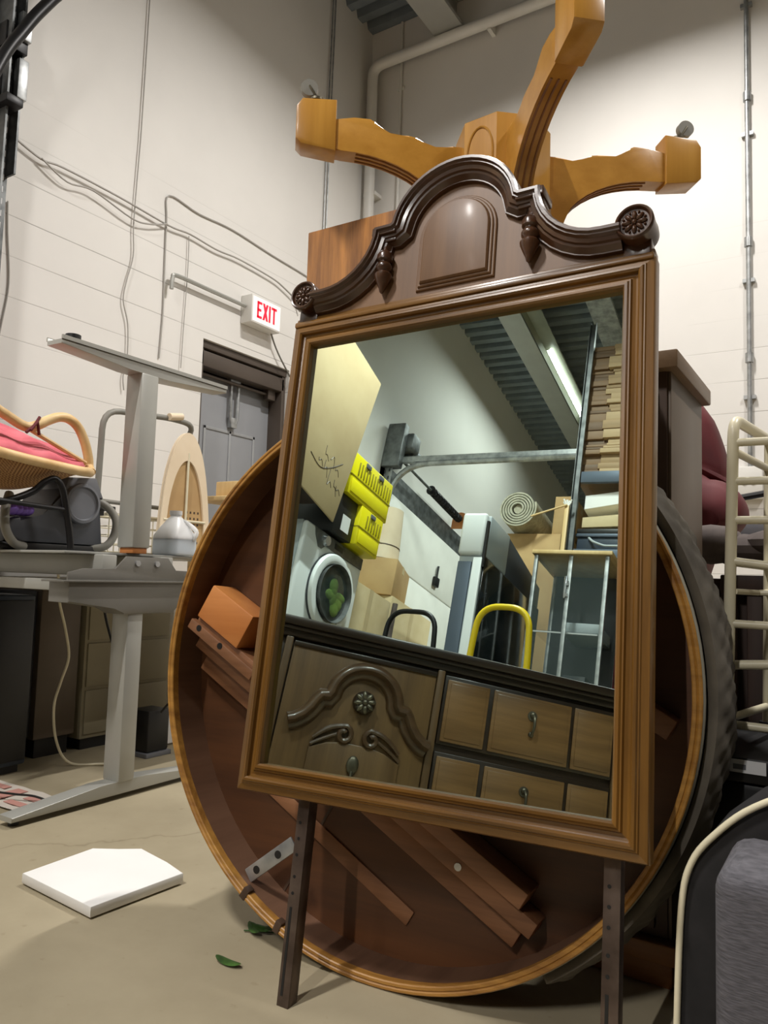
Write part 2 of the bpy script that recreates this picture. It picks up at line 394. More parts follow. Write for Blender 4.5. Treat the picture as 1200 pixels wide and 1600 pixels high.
def arc(cx, cy, r, a0, a1, n, ry=None):
    ry = ry or r
    return [(cx+r*math.cos(R(a0+(a1-a0)*i/n)), cy+ry*math.sin(R(a0+(a1-a0)*i/n))) for i in range(n+1)]
def text_boxes(bld, ch, x, w, h, t, z0, z1, Mx):
    """block capitals from strokes: origin lower left"""
    S = {'E': [((0,0),(t,h)), ((0,0),(w,t)), ((0,h-t),(w,h)), ((0,(h-t)/2),(w*.85,(h+t)/2))],
         'I': [((w/2-t/2,0),(w/2+t/2,h))],
         'T': [((w/2-t/2,0),(w/2+t/2,h)), ((0,h-t),(w,h))]}
    if ch == 'X':
        for sx in (0, 1):
            a = [(0,0),(t*1.15,0),(w,h),(w-t*1.15,h)]
            if sx: a = [(w-p, q) for p, q in a]
            bld.prism([(x+p, q) for p, q in a], z0, z1+sx*.0003, Mx)
    else:
        for lo, hi in S[ch]: bld.box((x+lo[0], lo[1], z0), (x+hi[0], hi[1], z1), 0, Mx)

XL, YB, ZC = -3.55, 5.2, 5.5
# ================================================================== setting
XR, YF = 8.5, -12.0
struct('floor', B().box((XL-.4, YF, -.1), (XR, YB+.2, 0)), M['floor'])
w = B()
for lo, hi in (((YF, 0), (3.40, ZC+.2)), ((4.26, 0), (YB, ZC+.2)), ((3.40, 2.295), (4.26, ZC+.2))):
    w.box((XL-.22, lo[0], lo[1]), (XL, hi[0], hi[1]))
struct('wall_left', w, M['wall_l'])
struct('wall_back', B().box((XL-.22, YB, 0), (XR, YB+.2, ZC+.2)), M['wall_b'])
struct('wall_right', B().box((XR, YF, 0), (XR+.2, YB+.2, ZC+.2)), M['wall_p'])
struct('wall_front', B().box((XL-.22, YF-.2, 0), (XR+.2, YF, ZC+.2)), M['wall_p'])
# corrugated steel deck, ribs across the room
prof = []; y = YF
while y < YB-.06:
    prof += [(y, ZC), (y+.075, ZC), (y+.095, ZC+.06), (y+.14, ZC+.06), (y+.16, ZC)]; y += .16
low = [(a, z) for a, z in prof]
d = B(); d.loops([[(XL-.1, a, z) for a, z in low], [(XR, a, z) for a, z in low]], closed=False)
d.loops([[(XL-.1, YF, ZC+.2), (XL-.1, YB, ZC+.2)], [(XR, YF, ZC+.2), (XR, YB, ZC+.2)]], closed=False)
struct('ceiling', d, M['deck'])
bm_ = B().box((-2.87, YF, 5.16), (-2.62, YB-.01, 5.19), 0).box((-2.76, YF, 5.19), (-2.73, YB-.01, 5.47)).box((-2.87, YF, 5.47), (-2.62, YB-.01, 5.498))
bm_.box((-2.86, YF, 5.19), (-2.84, YB-.01, 5.23))
struct('trim_1', bm_, M['desk'])
struct('trim_2', B().box((-1.98, YF, 5.2), (-1.74, -1.2, 5.23)).box((-1.87, YF, 5.23), (-1.85, -1.2, 5.498)), M['galv'])
# door in its recess
dd = B().box((XL-.20, 3.44, 0.005), (XL-.15, 4.22, 2.12), .003)
do = struct('door_1', dd, M['door'])
p_ = B()
for z0, z1 in ((.25, .95), (1.12, 1.78)):
    for a, c in (((3.58, z0), (4.08, z0+.02)), ((3.58, z1-.02), (4.08, z1)), ((3.58, z0), (3.60, z1)), ((4.06, z0), (4.08, z1)), ((3.82, z0), (3.84, z1))):
        p_.box((XL-.151, a[0], a[1]), (XL-.143, c[0], c[1]), .002)
part('panel_moulding', p_, M['door_p'], do, local=True)
l_ = B()
for s in (-1, 1): l_.tube([(XL-.12, 3.83+s*.035, 2.12), (XL-.12, 3.83+s*.035, 1.88), (XL-.12, 3.83+s*.02, 1.83)], .012, 8)
l_.box((XL-.15, 3.80, 1.80), (XL-.11, 3.86, 1.87), .004); l_.box((XL-.15, 3.78, 2.10), (XL-.11, 3.88, 2.15), .004)
part('latch', l_, M['galv'], do, local=True, label='galvanised latch loop')
c_ = B().tube([(XL-.1, 3.45, 2.10), (XL-.1, 4.21, 2.10)], .012, 10).box((XL-.12, 4.12, 2.06), (XL-.07, 4.20, 2.14), .006)
part('closer_bar', c_, M['hdr'], do, local=True)
f = B()
f.box((XL-.215, 3.405, 2.245), (XL-.02, 4.255, 2.292), .003).box((XL-.14, 3.41, 2.13), (XL-.03, 4.25, 2.235), .012)
f.box((XL-.215, 3.402, 0.002), (XL-.03, 3.44, 2.245), .003).box((XL-.215, 4.22, 0.002), (XL-.03, 4.258, 2.245), .003)
struct('trim_3', f, M['hdr'])
struct('trim_4', B().box((XL-.4, 3.3, 0), (XL-.23, 4.36, 2.4)), M['black'])
# pipes and conduits on the back wall
t = B().tube(bend([(-3.47, YB-.10, .02), (-3.47, YB-.10, 5.12), (3.0, YB-.10, 5.12)], .1), .045, 14)
for z in (1.2, 2.6, 4.0): t.box((-3.53, YB-.10, z-.015), (-3.41, YB-.001, z+.015))
for x in (-2.4, -.8, .8): t.box((x-.015, YB-.10, 5.06), (x+.015, YB-.001, 5.18))
solo('pipe', t, M['white'], 'white pipe rising by the room corner and turning along the back wall', 'pipe', (-3.47, YB-.10, .02))
t = B().tube([(-3.24, YB-.018, .3), (-3.24, YB-.018, 5.49)], .012, 8)
for z in (1.4, 3.2, 4.9): t.box((-3.27, YB-.02, z-.012), (-3.21, YB-.001, z+.012))
solo('conduit', t, M['white'], 'thin painted conduit just right of the white corner pipe', 'conduit', (-3.24, YB-.018, .3))
t = B().tube([(-.60, YB-.025, 1.56), (-.60, YB-.025, 5.49)], .0145, 10)
for z in (2.0, 2.75, 3.72, 4.6): t.box((-.635, YB-.03, z-.012), (-.565, YB-.001, z+.012)).lathe([(.024, -.03), (.024, .03)], Matrix.Translation((-.60, YB-.025, z+.25)), 12)
solo('conduit', t, M['galv'], 'grey steel conduit running up the back wall above the cream rack', 'conduit', (-.60, YB-.025, 1.56))
ob = thing('outlet_box', 'small white outlet box at the foot of the right conduit', 'outlet', (-.60, YB-.03, 1.36))
part('box', B().box((-.70, YB-.06, 1.36), (-.53, YB-.001, 1.56), .006), M['white'], ob)
part('socket', B().cyl((-.63, YB-.06, 1.46), (-.63, YB-.066, 1.46), .014, 12).cyl((-.58, YB-.06, 1.46), (-.58, YB-.066, 1.46), .014, 12), M['black'], ob)
# wires stapled to the left wall  (y, z)
WX = [0]
def wire(name, label, pts, r=.0038, mat='wirec', x=XL+.012, k=5):
    WX[0] += 1; x += (WX[0] % 4)*.009-.005
    P = curve([(x, a, z) for a, z in pts], k)
    solo(name, B().tube(P, r, 6), M[mat], label, 'conduit' if 'conduit' in name else 'cable', P[-1])
wire('cord', 'thin grey cable dropping down the left wall to above the upturned desk leg', [(2.82, 5.48), (2.82, 4.19), (2.815, 3.4), (2.81, 3.19), (2.80, 2.8), (2.81, 2.61), (2.775, 2.45), (2.76, 2.33), (2.80, 2.2), (2.81, 2.01), (2.79, 1.9), (2.80, 1.82)])
wire('cord', 'double cable sagging across the left wall to above the exit sign', [(2.03, 2.93), (2.2, 2.885), (2.33, 2.90), (2.68, 2.90), (3.05, 2.885), (3.22, 2.90), (3.45, 2.89), (3.66, 2.905), (3.99, 2.895), (4.13, 2.87), (4.27, 2.82), (4.32, 2.75)], .0062)
wire('cord', 'second slack strand hanging just below the double cable on the left wall', [(2.2, 2.885), (2.35, 2.83), (2.51, 2.855), (2.77, 2.81), (2.9, 2.83), (3.03, 2.885)], .005)
wire('cord', 'fine wire looping up from the bare peg to a point behind the mirror crest', [(3.045, 2.07), (3.055, 2.35), (3.05, 2.6), (3.045, 2.92), (3.055, 3.08), (3.3, 3.07), (3.6, 3.09), (4.0, 3.07), (4.35, 3.06), (4.5, 3.05)], .005)
wire('cord', 'short faint wire dropping between two block joints left of the exit sign', [(3.22, 2.89), (3.225, 2.7), (3.215, 2.3), (3.21, 2.05)], .003)
wire('wall_mount_conduit', 'bent grey conduit arm reaching right to the exit sign', [(3.08, 2.50), (3.085, 2.57), (3.12, 2.595), (3.4, 2.598), (3.72, 2.60)], .013, 'desk', XL+.03)
wire('cord', 'double wire running down from under the exit sign to behind the mirror', [(4.0, 2.5), (4.05, 2.42), (4.12, 2.34), (4.25, 2.22)], .006, 'deskd')
solo('cord', B().tube([(XL+.015, 4.60, 5.48), (XL+.015, 4.585, 4.4), (XL+.015, 4.58, 3.0)], .006, 6).tube([(XL+.015, 4.635, 5.48), (XL+.015, 4.62, 4.4), (XL+.015, 4.61, 3.0)], .006, 6), M['galv'], 'pair of straight cables down the left wall near the corner', 'cable', (XL+.015, 4.58, 3.0))
# exit sign
ex = thing('exit_sign', 'white exit sign with red letters over the recessed grey door', 'sign', (XL+.05, 3.87, 2.49))
part('housing', B().box((XL+.002, 3.725, 2.49), (XL+.10, 4.025, 2.68), .004), M['white'], ex)
part('face', B().box((XL+.10, 3.735, 2.50), (XL+.102, 4.015, 2.67)), M['exit_f'], ex)
lt = B(); mm = basis((XL+.102, 3.775, 2.53), (0, 1, 0), (0, 0, 1), (1, 0, 0))
for i, (ch, x0, ww) in enumerate((('E', 0, .048), ('X', .056, .056), ('I', .118, .02), ('T', .145, .055))): text_boxes(lt, ch, x0, ww, .115, .017, 0, .0015, mm)
part('lettering', lt, M['exit_r'], ex, label='red letters reading EXIT')

# overhead door next to the frame's left edge: upright track, chain and hose
def overhead_door(label, y0, y1, h, full):
    t = thing('overhead_door', label, 'door', (XL+.05, (y0+y1)/2, 0))
    pn = B(); n = 5
    for i in range(n): pn.box((XL+.03, y1+.05, h*i/n+.004), (XL+.08, y0-.05, h*(i+1)/n-.004), .012)
    part('door_leaf', pn, M['white'] if full else M['deskd'], t)
    for s, yy in ((1, y0), (-1, y1)):
        tr = B().box((XL+.002, yy-.05, .01), (XL+.03, yy+.05, h+.45)).box((XL+.03, yy+s*.045, .01), (XL+.13, yy+s*.05, h+.45))
        tr.tube(bend([(XL+.11, yy, .02), (XL+.11, yy, h+.23), (XL+1.80, yy, h+.24)], .38, 10), .028, 8).box((XL+.03, yy-.02, h+.245), (XL+1.80, yy+.02, h+.30))
        u = part('track', tr, M['galv'], t)
        hl = B()
        for k in range(44):
            hl.box((XL+.05, yy+s*.05, .3+k*.075), (XL+.062, yy+s*.0515, .335+k*.075)); hl.box((XL+.095, yy+s*.05, .32+k*.075), (XL+.107, yy+s*.0515, .35+k*.075))
            hl.box((XL+.0295, yy-.03, .3+k*.075), (XL+.0305, yy-.018, .34+k*.075))
        part('slot', hl, M['black'], u)
    part('header_plate', B().box((XL+.002, y1-.05, h+.0), (XL+.05, y0+.05, h+.22)), M['galv_d'], t)
    sh = B().cyl((XL+.14, y0+.05, h+.31), (XL+.14, y1-.05, h+.31), .014, 10)
    part('torsion_shaft', sh, M['galv_d'], t)
    sp = B()
    ym = y0-.80
    P = []
    for i in range(200): P.append((XL+.14+.04*math.cos(i*.9), ym-i*.0035, h+.31+.04*math.sin(i*.9)))
    sp.tube(P, .007, 5); sp.cyl((XL+.14, ym+.06, h+.31), (XL+.14, ym, h+.31), .05, 14, .035)
    part('spring', sp, M['blackm'], t)
    part('spring_anchor', B().prism(arc(0, 0, .09, 0, 180, 8)+[(-.09, -.1), (.09, -.1)], 0, .012, basis((XL+.14, ym-.72, h+.31), (1, 0, 0), (0, 0, 1), (0, -1, 0))), M['slide_o'], t, label='orange anchor plate')
    part('lift_handle', B().box((XL+.08, -4.28, 2.50), (XL+.12, -4.18, 2.60), .01).cyl((XL+.10, -4.23, 2.6), (XL+.10, -4.23, 2.72), .012, 8), M['black'], t)
    op = B().box((XL+.02, y0+.0, h+.18), (XL+.2, y0+.09, h+.62), .01).box((XL+.06, y0-.16, h+.40), (XL+.26, y0+.0, h+.56), .02).cyl((XL+.16, y0-.12, h+.42), (XL+.16, y0-.30, h+.42), .07, 16)
    part('opener', op, M['galv_d'], t)
    return t
overhead_door('overhead door with upright tracks and torsion spring, reflected in the mirror on the left wall', -2.95, -6.4, 3.03, True)
od = thing('overhead_door_track', 'punched galvanised upright track at the far left edge of the photo', 'track', (XL+.1, 2.0, 0))
tr = B().box((XL+.002, 1.90, .91), (XL+.03, 2.03, 4.3)).box((XL+.03, 1.93, .91), (XL+.15, 1.94, 4.3)).box((XL+.03, 2.02, 2.7), (XL+.1, 2.03, 4.3))
part('angle', tr, M['galv_d'], od)
hl = B()
for k in range(46): hl.box((XL+.0295, 2.00, 1.6+k*.06), (XL+.032, 2.012, 1.63+k*.06))
part('punched_slot', hl, M['label'], od)
br = B().box((XL+.03, 1.86, 3.05), (XL+.1, 2.0, 3.16), .01).box((XL+.03, 1.92, 3.3), (XL+.12, 2.035, 3.42), .004).box((XL+.02, 1.9, 2.98), (XL+.2, 1.985, 3.02), .004)
part('bracket', br, M['blackm'], od)
br2 = B().box((XL+.10, 1.985, 3.06), (XL+.14, 2.035, 3.26), .004).box((XL+.10, 1.985, 3.36), (XL+.14, 2.04, 3.5), .004)
part('bracket', br2, M['galv'], od)
solo("hose", B().tube(curve([(XL+.2, 1.78, 2.9), (XL+.2, 1.86, 3.14), (XL+.2, 1.90, 3.24), (XL+.2, 1.94, 3.32), (XL+.2, 2.01, 3.46), (XL+.2, 2.09, 3.60), (XL+.2, 2.17, 3.74), (XL+.18, 2.23, 3.95), (XL+.12, 2.25, 4.4), (XL+.06, 2.25, 5.45)], 6), .028, 12), M["blackm"], "black flexible hose crossing the punched track at the top left", "hose", (XL+.2, 1.78, 2.9))
wire('cord', 'loose loop of wire hanging beside the punched track at the left edge', [(2.055, 2.6), (2.065, 2.45), (2.09, 2.2), (2.07, 2.0), (2.05, 1.86)], .004)

# ================================================================== table on edge
P0 = Vector((-.862, 1.398, .618)); ty, tt = .073, .067
tn = Vector((math.sin(ty)*math.cos(tt), -math.cos(ty)*math.cos(tt), math.sin(tt))); tu = Vector((math.cos(ty), math.sin(ty), 0)); tv = tn.cross(tu)
TM = basis(P0, tu, tv, tn)
T0 = TM @ Matrix.Translation((0, -.618, 0)); TL_ = Matrix.Translation((0, .618, 0))
tb = thing('round_table_top', 'round wooden table top standing on edge, hollow underside facing out, behind the mirror', 'table', mx=T0)
N = 120
def ring(r, z, a0=0, a1=360): return [(r*math.cos(R(a0+(a1-a0)*k/N)), r*math.sin(R(a0+(a1-a0)*k/N)), z) for k in range(N)]
def tpart(name, bl, mat, par=None, label=None): bmesh.ops.transform(bl.bm, matrix=TL_, verts=bl.bm.verts); return part(name, bl, M[mat], par or tb, local=True, label=label)
b_ = B(); b_.loops([ring(.600, -.002), ring(.602, 0), ring(.607, .0), ring(.609, -.0025), ring(.612, 0), ring(.616, 0), ring(.618, -.002), ring(.618, -.02), ring(.600, -.02), ring(.600, -.002)])
tpart('rim', b_, 'rim')
b_ = B(); b_.loops([ring(.600, -.02), ring(.617, -.02), ring(.617, -.105), ring(.600, -.105), ring(.600, -.02)])
tpart('apron', b_, 'apron')
b_ = B(); b_.loops([ring(.6182, -.006), ring(.6205, -.010), ring(.6205, -.036), ring(.6182, -.036), ring(.6182, -.006)])
tpart('edge_band', b_, 'edge', label='grey edge band')
b_ = B(); b_.lathe([(.001, -.105), (.612, -.105), (.616, -.109), (.616, -.127), (.612, -.132), (.001, -.132)], n=N)
tpart('top', b_, 'well')
an = -29
def along(a0, x0, x1, y0, y1, z0, z1, bev=.003):
    return B().box((x0, y0, z0), (x1, y1, z1), bev, Matrix.Rotation(R(a0), 4, 'Z'))
# extension slides run diagonally (own axes: s along -29 degrees)
sl = tpart('slide', along(an, -.51, .50, -.325+.06, -.29+.06, -.103, -.045), 'slide')
h_ = B(); mz = Matrix.Rotation(R(an), 4, 'Z')
tpart('slide', along(an, -.485, .48, -.37+.055, -.332+.055, -.103, -.075), 'slide')
tpart('slide', along(an, -.53, .46, -.226, -.19, -.103, -.03), 'slide')
tpart('slide', along(an, -.50, .52, .20, .24, -.103, -.045), 'slide')
for s_, t_ in ((-.05, -.247), (.15, -.247), (.32, -.247), (-.3, -.247)): h_.cyl((s_, t_, -.046), (s_, t_, -.043), .008, 10)
bmesh.ops.transform(h_.bm, matrix=mz, verts=h_.bm.verts); tpart('screw', h_, 'chrome', sl)
tpart('block', along(an, -.53, -.38, -.19, -.10, -.103, -.02, .004), 'slide_o')
tpart('block', along(an, -.535, -.30, -.226, -.2, -.03, -.012, .003), 'slide')
h2 = B()
for s_ in (-.50, -.42): h2.cyl((s_, -.208, -.0125), (s_, -.208, -.0112), .008, 10)
bmesh.ops.transform(h2.bm, matrix=mz, verts=h2.bm.verts); tpart('bolt_hole', h2, 'black')
tpart('batten', along(an, -.25, .28, -.45, -.415, -.104, -.100), 'slide')
tpart('seam', B().box((-.6, -.003, -.1049), (.6, .003, -.1035), 0, Matrix.Rotation(R(61), 4, 'Z')), 'chest')
pl = B().box((-.08, -.016, -.04), (.07, .016, -.034), .002, Matrix.Translation((-.283, -.438, 0)) @ Matrix.Rotation(R(38), 4, 'Z'))
p2 = tpart('metal_plate', pl, 'galv', label='galvanised plate with holes')
hh = B()
for s_ in (-.05, .02): hh.cyl((s_, 0, -.0341), (s_, 0, -.0335), .009, 12)
bmesh.ops.transform(hh.bm, matrix=Matrix.Translation((-.283, -.438, 0)) @ Matrix.Rotation(R(38), 4, 'Z'), verts=hh.bm.verts); tpart('hole', hh, 'black', p2)
for a in (237.5, 247.5):
    tpart('latch_block', B().box((.594, -.008, -.02), (.6195, .008, .0015), .001, Matrix.Rotation(R(a), 4, 'Z')), 'chest')
# moving blanket around the top's edge
rr = []; NB = 400
TH = [R(-57+294*k/NB) for k in range(NB+1)]
for j in range(13):
    a = j/12; z = -.034-.144*a; row = []
    for th in TH:
        fold = .0022*math.sin(th*61+a*9)+.0018*math.sin(th*97-a*14+1.3*math.sin(th*7))+.0035*math.sin(th*19+a*4)*a
        rad = .6390+.020*math.sin(min(1, a*1.5)*math.pi/2)+fold*min(1, a*3)
        row.append((rad*math.cos(th), rad*math.sin(th), z))
    rr.append(row)
for rad, z in ((.60, -.188), (.45, -.185)): rr.append([(rad*math.cos(th), rad*math.sin(th), z) for th in TH])
rr.insert(0, [(.6225*math.cos(th), .6225*math.sin(th), -.037) for th in TH])
bl = B(); bl.loops(rr, closed=False); bmesh.ops.transform(bl.bm, matrix=TL_, verts=bl.bm.verts)
bk = solo('moving_blanket', bl, M['blanket'], 'wrinkled grey moving blanket wrapped over the edge of the round table top', 'blanket', mx=T0, local=True)
md = bk.modifiers.new('thick', 'SOLIDIFY'); md.thickness = .0015; md.offset = 0

# ================================================================== mirror
mo = Vector((-1.0698, 1.2242, .4226)); mu = Vector((.9994, .0301, .0217)); mv = Vector((-.0260, .1562, .9874)); mn = mu.cross(mv)
MM = basis(mo, mu.normalized(), mv.normalized(), mn.normalized())
VB = -.4255
M0 = MM @ Matrix.Translation((.3685, VB, -.04)); ML = Matrix.Translation((-.3685, -VB, .04))
mir = thing('dresser_mirror', 'tall walnut framed mirror with arched carved crest, standing on two steel legs', 'mirror', mx=M0)
def mpart(name, bl, mat, par=None, label=None, ang=38): bmesh.ops.transform(bl.bm, matrix=ML, verts=bl.bm.verts); return part(name, bl, M[mat], par or mir, local=True, label=label, ang=ang)
U0, U1, V0, V1 = .014, .723, .008, .938      # glass opening
mpart('glass', B().box((U0-.006, V0-.006, -.018), (U1+.006, V1+.006, -.012)), 'mirror')
mpart('back_board', B().box((U0-.03, V0-.03, -.036), (U1+.03, V1+.05, -.0185)), 'chest')
FP = [(0, -.012), (0, .002), (.003, .0055), (.008, .0055), (.011, .002), (.0135, .002), (.016, -.003), (.022, -.005), (.0265, -.004), (.0275, .004), (.031, .008), (.0355, .007), (.038, .003), (.040, .003), (.042, 0), (.054, -.003), (.0565, -.008), (.0565, -.036), (.0, -.036)]
def rail(side):
    ends = []
    for o, w_ in FP:
        if side == 'b': ends.append(((U0-o, V0-o, w_), (U1+o, V0-o, w_)))
        if side == 't': ends.append(((U0-o, V1+o, w_), (U1+o, V1+o, w_)))
        if side == 'l': ends.append(((U0-o, V0-o, w_), (U0-o, V1+o, w_)))
        if side == 'r': ends.append(((U1+o, V0-o, w_), (U1+o, V1+o, w_)))
    q = B(); q.loops([[e[0] for e in ends], [e[1] for e in ends]], closed=True, caps=True); return q
mpart('frame_rail', rail('b'), 'mir_h', ang=30); mpart('frame_rail', rail('t'), 'mir_h', ang=30)
mpart('frame_stile', rail('l'), 'mir', ang=30); mpart('frame_stile', rail('r'), 'mir', ang=30)
# crest outline, c from centre
CU = .3685
half = [(.352, 1.058), (.318, 1.0585)]
half += [(.318-.125*math.sin(R(a)), 1.1835-.125*math.cos(R(a))) for a in range(10, 81, 10)]
half += [(.193, 1.184), (.150, 1.184)]
half += [(.150*math.cos(R(a)), 1.160+.147*math.sin(R(a))) for a in range(10, 91, 8)]
if half[-1][0] > 1e-3: half.append((0, 1.307))
else: half[-1] = (0, 1.307)
path = [(CU+c, v) for c, v in half]+[(CU-c, v) for c, v in reversed(half[:-1])]      # right to left
def offs(path, t):
    out = []
    for i, p in enumerate(path):
        a = Vector(path[max(0, i-1)]); b2 = Vector(p); c = Vector(path[min(len(path)-1, i+1)])
        d1 = (b2-a).normalized() if i > 0 else (c-b2).normalized(); d2 = (c-b2).normalized() if i < len(path)-1 else d1
        n1 = Vector((-d1.y, d1.x)); n2 = Vector((-d2.y, d2.x)); nn = (n1+n2)
        if nn.length < 1e-6: nn = n1
        nn.normalize(); k = 1/max(.55, nn.dot(n1)); q = b2+nn*t*k
        out.append((q.x, q.y))
    return out
# inward side: path runs right -> left over the top, so the left normal points down/inward
CP = [(0, -.034), (0, .026), (.003, .031), (.008, .031), (.010, .026), (.0125, .026), (.015, .019), (.021, .017), (.0225, .012), (.026, .011), (.033, .002), (.035, .002), (.036, -.009)]
CP = [(t_*1.22, w_*1.12) for t_, w_ in CP]
cl = [[(x, y, w_) for x, y in offs(path, t_)] for t_, w_ in CP]
q = B(); q.loops(cl, closed=False)
nP = len(path); q._add([(x, y, w_) for (t_, w_) in CP for x, y in [offs(path, t_)[0]]], [tuple(range(len(CP)))]); q._add([(x, y, w_) for (t_, w_) in CP for x, y in [offs(path, t_)[-1]]], [tuple(range(len(CP)))])
mpart('crest_moulding', q, 'mir_d', ang=30)
inner = offs(path, .004)
poly = [(CU-.356, .985), (CU+.356, .985)]+[(x, y) for x, y in inner]
mpart('crest_board', B().prism(poly, -.034, -.008), 'mir_p')
mpart('crest_shelf', B().box((CU-.409, .9945, -.036), (CU+.409, 1.012, -.006), .003).box((CU-.409, .987, -.02), (CU+.409, 1.001, .003), .004), 'mir_h')
tomb = lambda w_, b0, top: [(CU-w_, b0), (CU+w_, b0)]+[(CU+x, y) for x, y in arc(0, top-w_*.98, w_, 0, 180, 20, w_*.98)]
q = B(); rg = []
for w_, dz in ((.0915, -.0081), (.0905, -.004), (.0885, -.0025), (.0850, -.0025), (.0845, .0005), (.0825, .002), (.0790, .002), (.0785, .005), (.0755, .0085), (.0740, .009)):
    e = .0915-w_; rg.append([(x, y, dz) for x, y in tomb(w_, 1.021+e, 1.233-e)])
q.loops(rg, caps=True)
mpart('crest_panel', q, 'mir_p', ang=25)
for s in (-1, 1):
    c = CU+s*.170
    fi = B(); mm = basis((c, 1.03, .009), (1, 0, 0), (0, 0, 1), (0, 1, 0))
    fi.lathe([(.001, -.004), (.005, 0), (.007, .008), (.013, .020), (.019, .034), (.020, .040), (.017, .045), (.0125, .047), (.013, .050), (.0175, .055), (.018, .062), (.015, .068), (.0115, .070), (.012, .073), (.0175, .077), (.018, .088), (.014, .096), (.007, .101), (.0045, .110), (.001, .118)], mm, 24)
    mpart('finial', fi, 'mir_d')
    bk_ = B().box((c-.027, 1.150, -.02), (c+.027, 1.166, .016), .003).box((c-.030, 1.164, -.03), (c+.030, 1.1845, .028), .003)
    mpart('bracket_block', bk_, 'mir_d')
    cx, cv = CU+s*.377, 1.056
    ro = B(); mm = basis((cx, cv, 0), (1, 0, 0), (0, 1, 0), (0, 0, 1))
    ro.lathe([(.034, -.036), (.0355, -.02), (.0345, -.008), (.0355, .018), (.0355, .024), (.033, .0275), (.030, .0265), (.0285, .022), (.027, .020), (.001, .020)], mm, 40)
    rp = mpart('rosette', ro, 'mir_d')
    fl = B()
    for k in range(8):
        a = R(45*k)
        fl.sphere((.0135*math.cos(a), .0135*math.sin(a), .0205), 1, (.0085, .0045, .005), 12, mm @ Matrix.Translation((.0, 0, 0)) @ Matrix.Identity(4)) if False else fl.sphere((0, 0, 0), 1, (.0095, .0048, .0055), 12, mm @ Matrix.Rotation(a, 4, 'Z') @ Matrix.Translation((.0145, 0, .0205)))
        fl.sphere((0, 0, 0), 1, (.003, .0022, .0035), 8, mm @ Matrix.Rotation(a+R(22.5), 4, 'Z') @ Matrix.Translation((.021, 0, .021)))
    fl.sphere((0, 0, .022), 1, (.0052, .0052, .005), 14, mm)
    mpart('flower', fl, 'mir_d', rp)
    # block under the rosette
    mpart('corner_block', B().box((cx-.026, .996, -.034), (cx+.026, 1.05, -.004), .004), 'mir_d')
for uc in (.106, .716):
    lg = B()
    lg.box((uc-.0135, VB, -.042), (uc+.0135, .20, -.039), .0006).box((uc+.0105, VB, -.068), (uc+.0135, .20, -.042), .0006)
    lp = mpart('steel_leg', lg, 'brk', label='slotted steel angle leg')
    ho = B()
    for v_ in (-.095, -.125, -.155, -.195, -.225): ho.cyl((uc-.004, v_, -.0392), (uc-.004, v_, -.0384), .0032, 10)
    ho.box((uc-.007, VB+.02, -.0392), (uc-.0015, -.25, -.0384))
    mpart('hole', ho, 'black', lp)
# ================================================================== behind the mirror
ch = thing('chest_of_drawers', 'tall dark wooden chest right behind the round table top', 'chest', (-.85, 1.9, 0))
part('carcass', B().box((-1.34, 1.715, .09), (-.362, 2.09, 1.285), .003), M['chest'], ch)
part('side_panel', B().box((-.362, 1.72, .09), (-.355, 2.085, 1.285), .001), M['chest_s'], ch, label='grey brown laminate side')
part('top', B().box((-1.36, 1.685, 1.285), (-.335, 2.10, 1.325), .004), M['chest_t'], ch)
part('plinth', B().box((-1.35, 1.70, 0), (-.35, 2.09, .09), .004).box((-1.36, 1.685, .05), (-.34, 1.70, .09), .005), M['chest_b'], ch, label='orange brown plinth')
for i, z in enumerate((.11, .40, .69, .98)):
    for j, x in enumerate((-1.32, -.845)):
        dr = part('drawer', B().box((x, 1.70, z), (x+.46, 1.715, z+.275), .005), M['chest'], ch)
        part('knob', B().lathe([(.006, 0), (.006, .01), (.014, .018), (.012, .026), (.001, .028)], basis((x+.23, 1.70, z+.14), (1, 0, 0), (0, 0, 1), (0, -1, 0)), 16), M['bronze'], dr)
solo('table_leaf', B().box((-1.395, 1.735, 1.326), (-.80, 1.76, 1.835), .003), M['leafw'], 'upright wooden table leaf with streaked grain standing left behind the mirror crest', 'table leaf', (-1.0, 1.75, 1.326))
# upturned pedestal
pd = thing('table_pedestal', 'honey oak table pedestal upturned on the chest, castered feet in the air', 'pedestal', (-.865, 1.945, 1.326))
pm = Matrix.Translation((-.865, 1.945, 0))
col = B(); hp = [(.135*math.cos(R(a)), .135*math.sin(R(a))) for a in (22, 68, 112, 158, 202, 248, 292, 338)]
col.prism(hp, 1.62, 2.085, pm @ Matrix.Rotation(R(-5), 4, 'Z'), .004)
part('hub', col, M['oak_u'], pd)
part('column', B().lathe([(.11, 1.326), (.11, 1.36), (.085, 1.38), (.075, 1.45), (.095, 1.52), (.105, 1.58), (.12, 1.62)], pm, 32), M['oak_u'], pd)
# arch inlay on the hub face
fa = B(); nrm = Vector((-.087, -.996, 0)); ux = Vector((.996, -.087, 0)); fo = Vector((-.865, 1.945, 1.98))+nrm*.1255
mm = basis(fo, ux, (0, 0, 1), nrm)
fa.tube([(x, y, 0) for x, y in [(-.040, -.12)]+arc(0, 0, .040, 180, 0, 18, .075)+[(.040, -.12)]], .0035, 6, Mx=mm)
part('arch_inlay', fa, M['oak'], pd)
def legprof():
    top = [(.575, 2.115), (.485, 2.12), (.480, 2.075), (.43, 2.085), (.385, 2.085), (.372, 2.078), (.35, 2.055), (.33, 2.045), (.275, 2.048), (.255, 2.045), (.235, 2.028), (.20, 2.018), (.15, 2.03), (.11, 2.03)]
    bot = [(.11, 1.72), (.15, 1.74), (.165, 1.80)]
    bot += [(.165+.30*(1-math.cos(R(a))), 1.80+.185*math.sin(R(a))) for a in range(10, 91, 8)]
    bot += [(.49, 1.982), (.575, 1.995), (.585, 2.01), (.585, 2.105)]
    return top, bot
